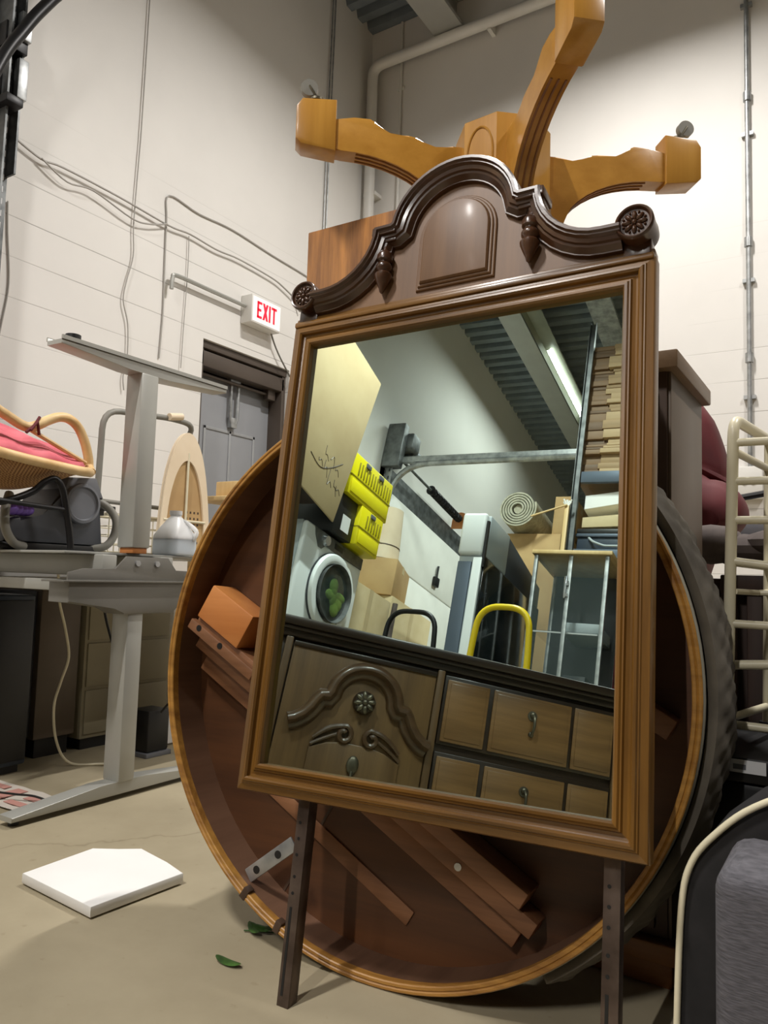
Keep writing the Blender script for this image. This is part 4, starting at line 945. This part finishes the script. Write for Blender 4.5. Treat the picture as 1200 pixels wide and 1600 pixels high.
cl.lathe([(.02, .11), (.02, .16), (.014, .17), (.017, .19), (.015, .4), (.012, .58), (.018, .60), (.018, .62), (.013, .63), (.015, .70), (.013, .82), (.02, .835), (.02, .86)], cm, 20)
part('column', cl, M['dr_c'], ds, True)
dr = part('door', B().box((.055, -.012, .12), (.568, 0, .852), .004), M['dr_pv'], ds, True)
part('door_rail', B().box((.055, 0, .835), (.568, .006, .852), .003).box((.055, 0, .12), (.568, .006, .14), .003), M['dr_o'], dr, True)
CS = .330
hf = [(.245, .600), (.225, .607), (.200, .625), (.180, .650), (.166, .678), (.155, .693), (.150, .698), (.128, .700)]
hf += [(.122*math.cos(R(a)), .700+.114*math.sin(R(a))) for a in range(5, 91, 8)]
hf[-1] = (0, .814)
pa = [(CS+c, z) for c, z in hf]+[(CS-c, z) for c, z in reversed(hf[:-1])]
CPD = [(-.014, -.001), (-.014, .016), (-.008, .030), (.002, .040), (.013, .040), (.021, .030), (.024, .020), (.034, .018), (.042, .010), (.046, -.001)]
q = B(); mq = basis((0, 0, 0), (1, 0, 0), (0, 0, 1), (0, 1, 0))
q.loops([[(x, w_, z) for x, z in offs(pa, t_)] for t_, w_ in CPD], closed=False)
part('arch_carving', q, M['dr_c'], dr, True, ang=50)
for s in (-1, 1):
    P = []
    for i in range(30):
        t = i/29
        if t < .5: u = t/.5; P.append((CS+s*(.148-.098*u), .010, .552+.055*u+.012*math.sin(u*math.pi)))
        else:
            a = (t-.5)/.5*R(400); rr_ = .030*(1-.72*(t-.5)/.5); P.append((CS+s*(.048-rr_*math.sin(a)), .012, .580+rr_*math.cos(a)))
    part('volute', B().tube(P, .0075, 8, rads=[.006+.003*math.sin(min(1, i/10)*1.57) for i in range(30)]), M['dr_c'], dr, True)
    part('volute', B().tube([(CS+s*(.152-.02*i), .008, .530+.011*i+.004*math.sin(i*.6)) for i in range(6)], .006, 8), M['dr_c'], dr, True)
ro = B(); mm = basis((CS, .0, .694), (1, 0, 0), (0, 0, 1), (0, 1, 0))
ro.sphere((0, 0, .008), 1, (.040, .040, .026), 22, mm)
rs = part('rosette', ro, M['dr_o'], dr, True)
fl = B()
for k in range(8): fl.sphere((0, 0, 0), 1, (.017, .0095, .010), 10, mm @ Matrix.Rotation(R(45*k+10), 4, 'Z') @ Matrix.Translation((.022, 0, .027)))
fl.sphere((0, 0, .036), 1, (.009, .009, .007), 10, mm); part('flower', fl, M['bronze'], rs, True)
inn = [(CS-.155, .16), (CS-.155, .520), (CS-.10, .545), (CS-.05, .555), (CS+.05, .555), (CS+.10, .545), (CS+.155, .520), (CS+.155, .16)]
part('door_panel', B().prism(inn, -.001, .010, mq, .005), M['dr_pv'], dr, True)
pu = B().sphere((CS, .016, .49), 1, (.021, .010, .030), 14).tube([(CS, .02, .47), (CS, .026, .44)], .006, 8); part('pull', pu, M['bronze'], dr, True)
for zi, (z0, z1) in enumerate(((.615, .850), (.365, .590), (.12, .345))):
    d_ = part('drawer', B().box((.60, -.012, z0), (1.248, 0, z1), .004), M['dr_o'], ds, True)
    for a, c in ((.610, .766), (.782, 1.076), (1.088, 1.240)):
        part('drawer_panel', B().box((a, 0, z0+.010), (c, .007, z1-.014), .004).box((a+.012, .005, z0+.022), (c-.012, .010, z1-.026), .004), M['dr_p'], d_, True)
    zc = (z0+z1)/2+.01; h = B()
    h.sphere((.930, .014, zc+.034), 1, (.012, .010, .012), 12).sphere((.930, .014, zc-.034), 1, (.010, .009, .010), 12)
    h.tube(curve([(.930, .018, zc+.034), (.932, .030, zc+.018), (.932, .032, zc-.012), (.930, .02, zc-.034)], 4), .005, 8)
    h.lathe([(.019, .0), (.017, .005), (.001, .007)], basis((.930, .008, zc+.030), (1, 0, 0), (0, 0, 1), (0, 1, 0)), 16)
    part('handle', h, M['bronze'], d_, True)

# ------------------------------------------------------------------ washer corner
wp = thing('pallet_stand', 'rough timber stand holding up the white washing machine', 'stand', (-3.0, -1.22, 0))
part('deck', B().box((-3.36, -1.62, .95), (-2.68, -.84, 1.0), .004), M['plat'], wp)
for x in (-3.32, -2.74):
    for y in (-1.58, -.88): part('leg', B().box((x-.04, y-.04, 0), (x+.04, y+.04, .95), .003), M['plat'], wp)
wm = thing('washing_machine', 'white front loading washing machine with green laundry, reflected at left in the mirror', 'washing machine', (-3.0, -1.22, 1.0))
part('body', B().box((-3.30, -1.58, 1.0), (-2.72, -.87, 1.86), .015), M['appl_g'], wm)  # white machine: shade on its side painted in as grey
part('front', B().box((-2.73, -1.575, 1.01), (-2.69, -.875, 1.855), .022, seg=4), M['appl'], wm)
cp = part('control_panel', B().prism([(-1.56, 1.845), (-1.56, 1.77), (-1.10, 1.77), (-1.07, 1.74), (-1.03, 1.74), (-.98, 1.80), (-.96, 1.845)], -2.692, -2.684, YZ, .002), M['galv_d'], wm)
part('knob', B().cyl((-2.684, -1.08, 1.795), (-2.655, -1.08, 1.795), .034, 24, .030), M['chrome'], cp)
part('display', B().box((-2.684, -1.30, 1.79), (-2.681, -1.20, 1.825), .002), M['black'], cp)
wd = basis((-2.69, -1.255, 1.515), (0, 1, 0), (0, 0, 1), (1, 0, 0))
d_ = part('door', B().lathe([(.245, 0), (.245, .018), (.235, .032), (.205, .038), (.185, .030), (.178, .012), (.178, 0)], wd, 56, cap=False), M['appl'], wm)
part('seal', B().lathe([(.250, 0), (.250, .010), (.244, .012), (.244, 0)], wd, 56, cap=False), M['dgrey'], d_)
part('drum', B().lathe([(.180, .012), (.172, -.02), (.15, -.034), (.001, -.036)], wd @ Matrix.Translation((0, 0, .045)), 40, cap=False), M['galv_d'], d_)
part('porthole', B().lathe([(.180, .014), (.16, .026), (.10, .036), (.001, .040)], wd @ Matrix.Translation((0, 0, .006)), 40, cap=False), glassmat('door_glass', rgb(60, 74, 70), .03, .38), d_)
lq = B(); random.seed(9)
for i in range(7): lq.sphere((random.uniform(-.09, .06), random.uniform(-.1, .09), .027), 1, (random.uniform(.04, .07), random.uniform(.03, .06), .009), 12, wd)
solo('laundry', lq, M['green'], 'green laundry behind the washing machine porthole', 'laundry', (-2.68, -1.25, 1.42))
part('latch', B().box((-2.69, -1.42, 1.30), (-2.65, -1.35, 1.36), .008), M['label'], d_)
# on the washer
lc = basis((-2.66, -1.00, 1.875), (0, -math.cos(R(9)), math.sin(R(9))), (0, math.sin(R(9)), math.cos(R(9))), (-1, 0, 0))
LC2 = lc @ Matrix.Translation((-.0, 0, 0))
lx = thing('flat_carton', 'large pale cardboard carton leaning over the washing machine, reflected top left in the mirror', 'carton', mx=Matrix.Translation((-2.85, -.7, 1.9)))
cm = basis((-2.595, -1.00, 1.885), (0, math.cos(R(10)), math.sin(R(10))), (0, -math.sin(R(10)), math.cos(R(10))), (1, 0, 0))
part('body', B().box((0, 0, -.012), (.86, 1.10, 0), .004, cm), M['card3'], lx)
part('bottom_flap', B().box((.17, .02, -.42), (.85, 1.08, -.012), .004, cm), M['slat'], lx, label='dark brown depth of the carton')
mk = B(); random.seed(4)
mk.tube(curve([(.42, .22, 0), (.30, .20, 0), (.20, .26, 0), (.10, .36, 0)], 5), .003, 4, Mx=cm)
for i in range(8):
    x0, y0 = .03+.035*i, .16+random.uniform(-.03, .14)
    mk.tube(curve([(x0, y0, .0), (x0+.03, y0+random.uniform(.02, .08), .0), (x0+.05, y0+random.uniform(-.02, .05), .0), (x0+.06, y0+random.uniform(.02, .10), 0)], 4), .0022, 4, Mx=cm)
part('scrawl', mk, M['chest'], lx, label='brown pen scrawl')
bb = thing('black_box', 'black box with white label between the carton and the yellow cases', 'box', (-2.8, -1.24, 1.862))
part('body', B().box((-2.96, -1.296, 1.862), (-2.64, -1.07, 2.13), .004), M['black'], bb)
part('label', B().box((-2.64, -1.245, 1.90), (-2.638, -1.15, 2.005)), M['label'], bb)
def case(label, x, y0, y1, z, h):
    k = thing('tool_case', label, 'case', (x, (y0+y1)/2, z), 'yellow cases on the washing machine')
    part('shell', B().box((x-.22, y0, z), (x, y1, z+h), .007), M['yellow'], k)
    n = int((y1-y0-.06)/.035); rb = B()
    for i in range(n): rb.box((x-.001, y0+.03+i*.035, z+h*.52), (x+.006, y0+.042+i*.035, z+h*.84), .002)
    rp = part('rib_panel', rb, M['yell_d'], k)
    part('plate', B().box((x, y0+.02, z+.02), (x+.005, y1-.02, z+h*.38), .002), M['yellow'], k)
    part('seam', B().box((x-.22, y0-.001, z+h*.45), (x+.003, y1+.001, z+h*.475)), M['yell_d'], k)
    for c in ((y0+y1)/2-.09, (y0+y1)/2+.09) if y1-y0 > .4 else ((y0+y1)/2,): part('clasp', B().box((x, c-.03, z+h*.84), (x+.010, c+.03, z+h*.95), .003), M['mgrey'], k)
case('lower and shorter yellow tool case, right of the black box on the washing machine', -2.61, -1.60, -1.302, 1.862, .268)
case('upper and wider yellow tool case, lying on the lower yellow case and the black box', -2.61, -1.63, -1.10, 2.132, .285)
# cartons and lampshade beyond the washer
def carton(label, lo, hi, mat='card', rot=0, flap=True):
    c = ((lo[0]+hi[0])/2, (lo[1]+hi[1])/2, lo[2]); mx = Matrix.Translation(c) @ Matrix.Rotation(R(rot), 4, 'Z')
    t = thing('carton', label, 'carton', mx=mx); dx, dy, h = (hi[0]-lo[0])/2, (hi[1]-lo[1])/2, hi[2]-lo[2]
    part('body', B().box((-dx, -dy, 0), (dx, dy, h), .004), M[mat], t, True)
    part('tape', B().box((-dx*1.001, -.03, h), (dx*1.001, .03, h+.001)).box((dx, -.03, h*.8), (dx+.001, .03, h+.001)), M['card2'], t, True)
    return t
carton('tall tan carton right of the washing machine, reflected behind the black handle', (-3.36, -2.42, 0), (-2.90, -1.80, 1.80), 'card2')
carton('wide tan carton under the lampshade carton, reflected at the bottom', (-3.38, -3.2, 0), (-2.92, -2.46, 1.87), 'card2')
carton('brown carton turned at an angle under the cream lampshade', (-3.36, -2.86, 1.872), (-2.98, -2.40, 2.17), 'card', -14)
ls = thing('lampshade', 'cream drum lampshade standing on the brown carton', 'lampshade', (-3.12, -2.54, 2.173))
part('shade', B().lathe([(.130, 2.173), (.1295, 2.178), (.098, 2.62), (.094, 2.62), (.124, 2.18)], Matrix.Translation((-3.12, -2.54, 0)), 40, cap=False), M['shade'], ls)
part('band', B().lathe([(.1235, 2.286), (.1245, 2.286), (.1238, 2.294), (.1228, 2.294)], Matrix.Translation((-3.12, -2.54, 0)), 40, cap=False), M['chest'], ls)
solo('zip_strip', B().tube(curve([(-2.872, -2.43, .02), (-2.872, -2.43, .9), (-2.87, -2.44, 1.3), (-2.872, -2.435, 1.6), (-2.872, -2.44, 1.80)], 6), .022, 8), M['cloth'], 'grey mottled strip hanging between the two tan cartons', 'strip', (-2.872, -2.43, .0))
# hand truck handles
def handtruck(label, x0, x1, y, z, r, mat, bevr):
    t = thing('hand_truck', label, 'hand truck', ((x0+x1)/2, y, 0)); m_ = M[mat]
    part('frame', B().tube(bend([(x0-.015, y+.02, .12), (x0-.005, y, z-.25), (x0+.015, y, z), (x1-.015, y, z), (x1+.005, y, z-.25), (x1+.015, y+.02, .12)], bevr, 8), r, 12), m_, t)
    for zz in (.3, .6, .9): part('crossbar', B().cyl((x0-.01, y+.01, zz), (x1+.01, y+.01, zz), r*.7, 10), m_, t)
    part('toe_plate', B().box((x0-.04, y+.02, .0), (x1+.04, y+.22, .012)).box((x0-.04, y+.01, 0), (x1+.04, y+.022, .15)), M['blackm'], t)
    for x in (x0-.06, x1+.06):
        w_ = part('wheel', B().lathe([(.04, -.02), (.10, -.025), (.12, -.012), (.12, .012), (.10, .025), (.04, .02)], basis((x, y-.06, .121), (0, 1, 0), (0, 0, 1), (1, 0, 0)), 28), M['black'], t)
        part('axle_hub', B().cyl((x-.022, y-.06, .121), (x+.022, y-.06, .121), .04, 16), M['chrome'], w_)
handtruck('black tube hand truck in front of the tan cartons, reflected left of centre', -2.10, -1.80, -1.0, 1.365, .014, 'blackm', .10)
handtruck('yellow tube hand truck before the black sided appliance, reflected in the mirror', -1.565, -1.275, -.95, 1.405, .0165, 'yelm', .11)
# tall narrow appliance
ap = thing('upright_appliance', 'tall narrow white topped appliance with black glass side, reflected behind the yellow hand truck', 'appliance', (-1.8, -1.8, 0))
part('cabinet', B().box((-1.86, -2.32, .05), (-1.712, -1.27, 1.79), .004), M['appl_g'], ap)
part('side_glass', B().box((-1.712, -2.32, .1), (-1.70, -1.27, 1.785), .003), M['dglass'], ap)
part('hood', B().box((-1.868, -1.40, 1.79), (-1.715, -1.245, 2.05), .02, seg=3), M['appl'], ap)
part('hood_gap', B().box((-1.715, -1.275, 1.72), (-1.70, -1.255, 2.0)), M['black'], ap)
part('upper_panel', B().box((-1.86, -1.62, 1.787), (-1.70, -1.285, 2.045), .012), M['appl_g'], ap)
part('upper_back', B().prism([(-1.62, 1.787), (-2.30, 1.787), (-2.30, 1.93), (-1.62, 2.035)], -1.86, -1.705, YZ, .004), M['dgrey'], ap)
part('channel', B().box((-1.858, -1.268, .1), (-1.775, -1.255, 1.75), .003), M['bluesteel'], ap); part('front_strip', B().box((-1.765, -1.268, .06), (-1.712, -1.25, 1.775), .004), M['appl'], ap)
part('foot', B().box((-1.84, -2.30, 0), (-1.72, -1.29, .05)), M['black'], ap)
# display cabinet
dc = thing('display_cabinet', 'tall glass display cabinet with light wood top, reflected at lower right of the mirror', 'cabinet', (-1.36, -2.02, 0))
part('top', B().box((-1.61, -2.27, 2.0), (-1.115, -1.785, 2.025), .003), M['pale'], dc)
part('base', B().box((-1.60, -2.26, .0), (-1.13, -1.80, .10), .003), M['pale'], dc)
for x in (-1.585, -1.145):
    for y in (-1.812, -2.245): part('post', B().box((x-.012, y-.012, .10), (x+.012, y+.012, 2.0), .003), M['galv'], dc)
part('pane', B().box((-1.573, -1.81, .10), (-1.375, -1.806, 2.0)), M['glass'], dc); part('pane', B().box((-1.355, -1.81, .10), (-1.157, -1.806, 2.0)), M['glass'], dc)
part('pane', B().box((-1.588, -2.233, .10), (-1.584, -1.824, 2.0)), M['glass'], dc); part('pane', B().box((-1.146, -2.233, .10), (-1.142, -1.824, 2.0)), M['glass'], dc)
part('door_edge', B().box((-1.378, -1.813, .10), (-1.353, -1.803, 2.0), .002), M['galv'], dc)
part('lock', B().box((-1.39, -1.803, 1.72), (-1.375, -1.795, 1.86), .002).box((-1.375, -1.80, 1.80), (-1.36, -1.795, 1.83)).box((-1.375, -1.80, 1.73), (-1.36, -1.795, 1.75)), M['chrome'], dc)
part('back_panel', B().box((-1.575, -2.25, .10), (-1.155, -2.242, 2.0)), M['dgrey'], dc)
for z in (.6, 1.08, 1.52): part('shelf', B().box((-1.57, -2.235, z), (-1.16, -1.83, z+.006)), M['glass'], dc)
part('shelf_light', B().box((-1.56, -1.84, 1.512), (-1.17, -1.832, 1.52)), M['label'], dc)
bs_ = B().box((-1.40, -2.15, 1.087), (-1.26, -2.0, 1.30), .006); solo('speaker', bs_, M['dgrey'], 'dark speaker box on a glass shelf of the display cabinet', 'speaker', (-1.33, -2.08, 1.087))
solo('small_box', B().box((-1.50, -2.2, 1.087), (-1.42, -2.05, 1.22), .004), M['mgrey'], 'small grey box beside the dark speaker in the display cabinet', 'box', (-1.46, -2.1, 1.087))
solo('tray', B().box((-1.40, -2.2, 1.5265), (-1.18, -1.9, 1.60), .006), M['appl_g'], 'pale tray on the upper glass shelf of the display cabinet', 'tray', (-1.29, -2.05, 1.5265))
# stuff right of the cabinet
bg = thing('hanging_bag', 'dark maroon bag standing on a stand right of the display cabinet', 'bag', (-1.0, -2.05, 0))
part('bag', B().box((-1.10, -2.2, 1.2), (-.85, -1.95, 1.86), .05, seg=4), M['red'], bg); part('pocket', B().box((-1.08, -1.95, 1.25), (-.87, -1.93, 1.5), .02), M['black'], bg)
part('strap', B().tube(curve([(-1.06, -2.0, 1.84), (-1.05, -1.94, 1.98), (-.95, -1.94, 2.0), (-.92, -2.0, 1.84)], 5), .012, 8), M['black'], bg); part('stand', B().box((-1.10, -2.2, 0), (-.85, -1.95, 1.2), .01), M['bin'], bg)
# pallet rack
rk2 = thing('pallet_rack', 'pallet rack with blue grey beams and galvanised upright, reflected at right of the mirror', 'rack', (-.6, -2.9, 0))
for x in (-1.62, .6):
    for y in (-2.60, -3.5):
        up = B().box((x-.024, y-.02, 0), (x+.024, y-.016, 4.3)).box((x-.024, y-.02, 0), (x-.020, y+.02, 4.3)).box((x+.020, y-.02, 0), (x+.024, y+.02, 4.3))
        part('upright', up, M['galv_d'], rk2)
for z in (2.24, 2.86):
    for y in (-2.60, -3.5): part('beam', B().box((-1.588, y-.018, z), (.568, y+.018, z+.09), .003), M['bluesteel'], rk2)
    part('shelf', B().box((-1.588, -3.48, z+.07), (.568, -2.62, z+.088)), M['plat'], rk2)
random.seed(12)
z = 2.951; i = 0
while z < 4.08:
    h = random.choice((.022, .03, .04, .05, .075)); o1 = random.uniform(-.03, .03); y0 = -2.66+random.uniform(-.02, .02)
    for a, c, mt, nm, gp in ((-1.66+o1*.3, -1.46+o1, 'plank_d', 'boards stacked at the left of the rack load, coloured dark as its shaded face, reflected at right', 'shaded face boards on the rack'), (-1.458+o1, -.7, 'plank_l', 'boards stacked at the right of the rack load, coloured paler as its lit face, reflected at right', 'lit face boards on the rack')):  # shaded left and lit right face of the stack painted as two board tones
        solo('wooden_board', B().box((a, -3.4, z), (c, y0+(.02 if mt == 'plank_l' else 0), z+h-.0015), .004), M[random.choice((mt, mt+'2'))], nm, 'board', ((a+c)/2, -3.0, z), gp)
    z += h
solo('foam_slab', B().prism([(-1.56, 2.67), (-1.2, 2.735), (-.8, 2.75), (-.8, 2.84), (-1.2, 2.83), (-1.56, 2.785)], -3.3, -2.66, basis((0, 0, 0), (1, 0, 0), (0, 0, 1), (0, 1, 0)), .004), M['foam'], 'upper white foam slab on the rack under the boards', 'foam', (-1.2, -3, 2.67))
solo('foam_slab', B().prism([(-1.56, 2.52), (-.8, 2.55), (-.8, 2.67), (-1.56, 2.60)], -3.3, -2.64, basis((0, 0, 0), (1, 0, 0), (0, 0, 1), (0, 1, 0)), .004), M['card2'], 'lower tan padded slab on the navy bin on the rack', 'slab', (-1.2, -3, 2.52))
bn = thing('storage_bin', 'navy plastic storage bin with open handle on the rack, reflected above the display cabinet', 'bin', (-1.2, -2.9, 2.329))
part('tub', B().box((-1.59, -3.2, 2.329), (-.9, -2.66, 2.47), .01), M['bin'], bn)
part('lip', B().box((-1.60, -3.21, 2.45), (-.89, -2.645, 2.475), .004), M['bluesteel'], bn); part('handle', B().tube(bend([(-1.50, -2.65, 2.44), (-1.46, -2.62, 2.40), (-1.38, -2.62, 2.37), (-1.2, -2.62, 2.37)], .02), .009, 8), M['appl_g'], bn)
part('lid', B().box((-1.595, -3.2, 2.4755), (-.9, -2.65, 2.515), .006), M['black'], bn)
# rolled carpet on tall cartons
carton('tall brown carton under the rolled carpet, reflected behind the display cabinet', (-2.30, -3.3, 0), (-1.70, -2.62, 2.46), 'card')
cr_ = thing('carpet_roll', 'rolled beige carpet end showing its spiral, reflected at centre right of the mirror', 'carpet', (-2.02, -2.5, 2.462))
cc = (-2.02, 2.618); sp = []
nT = 240
def spir(t): return .045+.105*t
o1 = []; o2 = []
for k in range(nT+1):
    t = k/nT; a = t*2*math.pi*5.25-1.2; r_1 = spir(t); r_2 = max(.03, r_1-.013); o1.append((cc[0]+r_1*math.cos(a), cc[1]+r_1*math.sin(a))); o2.append((cc[0]+r_2*math.cos(a), cc[1]+r_2*math.sin(a)))
q = B()
q.loops([[(x, -2.50, z) for x, z in o1], [(x, -4.3, z) for x, z in o1], [(x, -4.3, z) for x, z in o2], [(x, -2.50, z) for x, z in o2], [(x, -2.50, z) for x, z in o1]], closed=False)
part('carpet', q, M['carpet_b'], cr_)
part('core', B().cyl((cc[0], -2.52, cc[1]), (cc[0], -4.28, cc[1]), .036, 20), M['carpet'], cr_)
carton('upright brown carton right of the carpet roll, reflected in the mirror', (-1.80, -3.1, 2.462), (-1.645, -2.70, 2.80), 'card')
ps = thing('splintered_post', 'splintered pale timber post leaning by the carpet roll', 'post', (-1.64, -2.55, 0))
part('post', B().box((-1.672, -2.575, 0), (-1.642, -2.545, 2.66), .002), M['pale'], ps)
part('stick', B().tube([(-1.655, -2.54, 2.66), (-1.90, -2.48, 2.545)], .008, 6), M['pale'], ps)
q = B(); random.seed(2)
for i in range(9): q.tube([(-1.657, -2.56, 2.64), (-1.657+random.uniform(-.035, .035), -2.56+random.uniform(-.02, .02), 2.70+random.uniform(-.02, .02))], .006, 5)
part('splinters', q, M['foam'], ps)
# ================================================================== lamps
def strip_light(label, x, y0, y1, z, watts, wide=.22, col=(1, .965, .92), spread=130, ty=None):
    t0, t1 = ty or (y0, y1)
    t = thing('strip_light', label, 'lamp', (x, (y0+y1)/2, z), 'ceiling strip lights')
    h = B().prism([(-wide/2, 0), (-wide/2+.03, .07), (wide/2-.03, .07), (wide/2, 0), (wide/2-.012, 0), (wide/2-.036, .06), (-wide/2+.036, .06), (-wide/2+.012, 0)], y0, y1, basis((x, 0, z), (1, 0, 0), (0, 0, 1), (0, 1, 0)))
    part('reflector', h, M['refl'], t)
    part('tube', B().cyl((x, t0+.05, z+.035), (x, t1-.05, z+.035), .016, 12), M['tube'], t)
    part('hanger', B().cyl((x, y0+.2, z+.07), (x, y0+.2, ZC), .004, 6).cyl((x, y1-.2, z+.07), (x, y1-.2, ZC), .004, 6), M['galv'], t)
    l = bpy.data.lights.new('lamp', 'AREA'); l.shape = 'RECTANGLE'; l.size = .05; l.size_y = abs(t1-t0); l.spread = R(spread); l.energy = watts; l.color = col
    lo = bpy.data.objects.new('lamp', l); COL.objects.link(lo); lo.location = (0, (t0+t1)/2-(y0+y1)/2, -.012); lo.parent = t
    return t
strip_light('short strip light in front of the mirror, out of view above the camera', -1.75, -1.0, -.4, 4.7, 110, wide=.3, spread=150)
strip_light('strip light nearer the exit sign, above the photo', -1.2, 3.2, 3.8, 4.8, 92, spread=165)
strip_light('strip light hung in front of the right side of the back wall', 1.3, 2.2, 2.9, 4.8, 86, spread=170)
strip_light('lit strip light along the galvanised beam, reflected at top of mirror', -2.52, -5.9, -2.4, 5.16, 42, ty=(-5.75, -4.1), spread=170)
strip_light('strip light over the stored appliances behind the camera', -.5, -4.6, -3.3, 4.9, 190, spread=140)
W = bpy.data.worlds.new('world'); SC.world = W; W.use_nodes = True
W.node_tree.nodes['Background'].inputs['Color'].default_value = (1, .95, .88, 1); W.node_tree.nodes['Background'].inputs['Strength'].default_value = .01
# ================================================================== camera
cd = bpy.data.cameras.new('camera'); cam = bpy.data.objects.new('camera', cd); COL.objects.link(cam)
cd.sensor_fit = 'VERTICAL'; cd.sensor_height = 32; cd.lens = 1196.25/1600*32
cd.clip_start = .02
yw, pt, rl = R(32.312), R(4.767), R(1.734)
fw = Vector((-math.sin(yw)*math.cos(pt), math.cos(yw)*math.cos(pt), math.sin(pt))); r_ = Vector((math.cos(yw), math.sin(yw), 0)); u_ = r_.cross(fw)
r2 = r_*math.cos(rl)+u_*math.sin(rl); u2 = -r_*math.sin(rl)+u_*math.cos(rl)
cam.matrix_world = basis((0, 0, .82), r2, u2, -fw)
SC.camera = cam
vs = SC.view_settings; SC.display_settings.display_device = 'sRGB'; vs.view_transform = 'Standard'; vs.look = 'None'; vs.gamma = 1; vs.use_curve_mapping = False; vs.exposure = .2
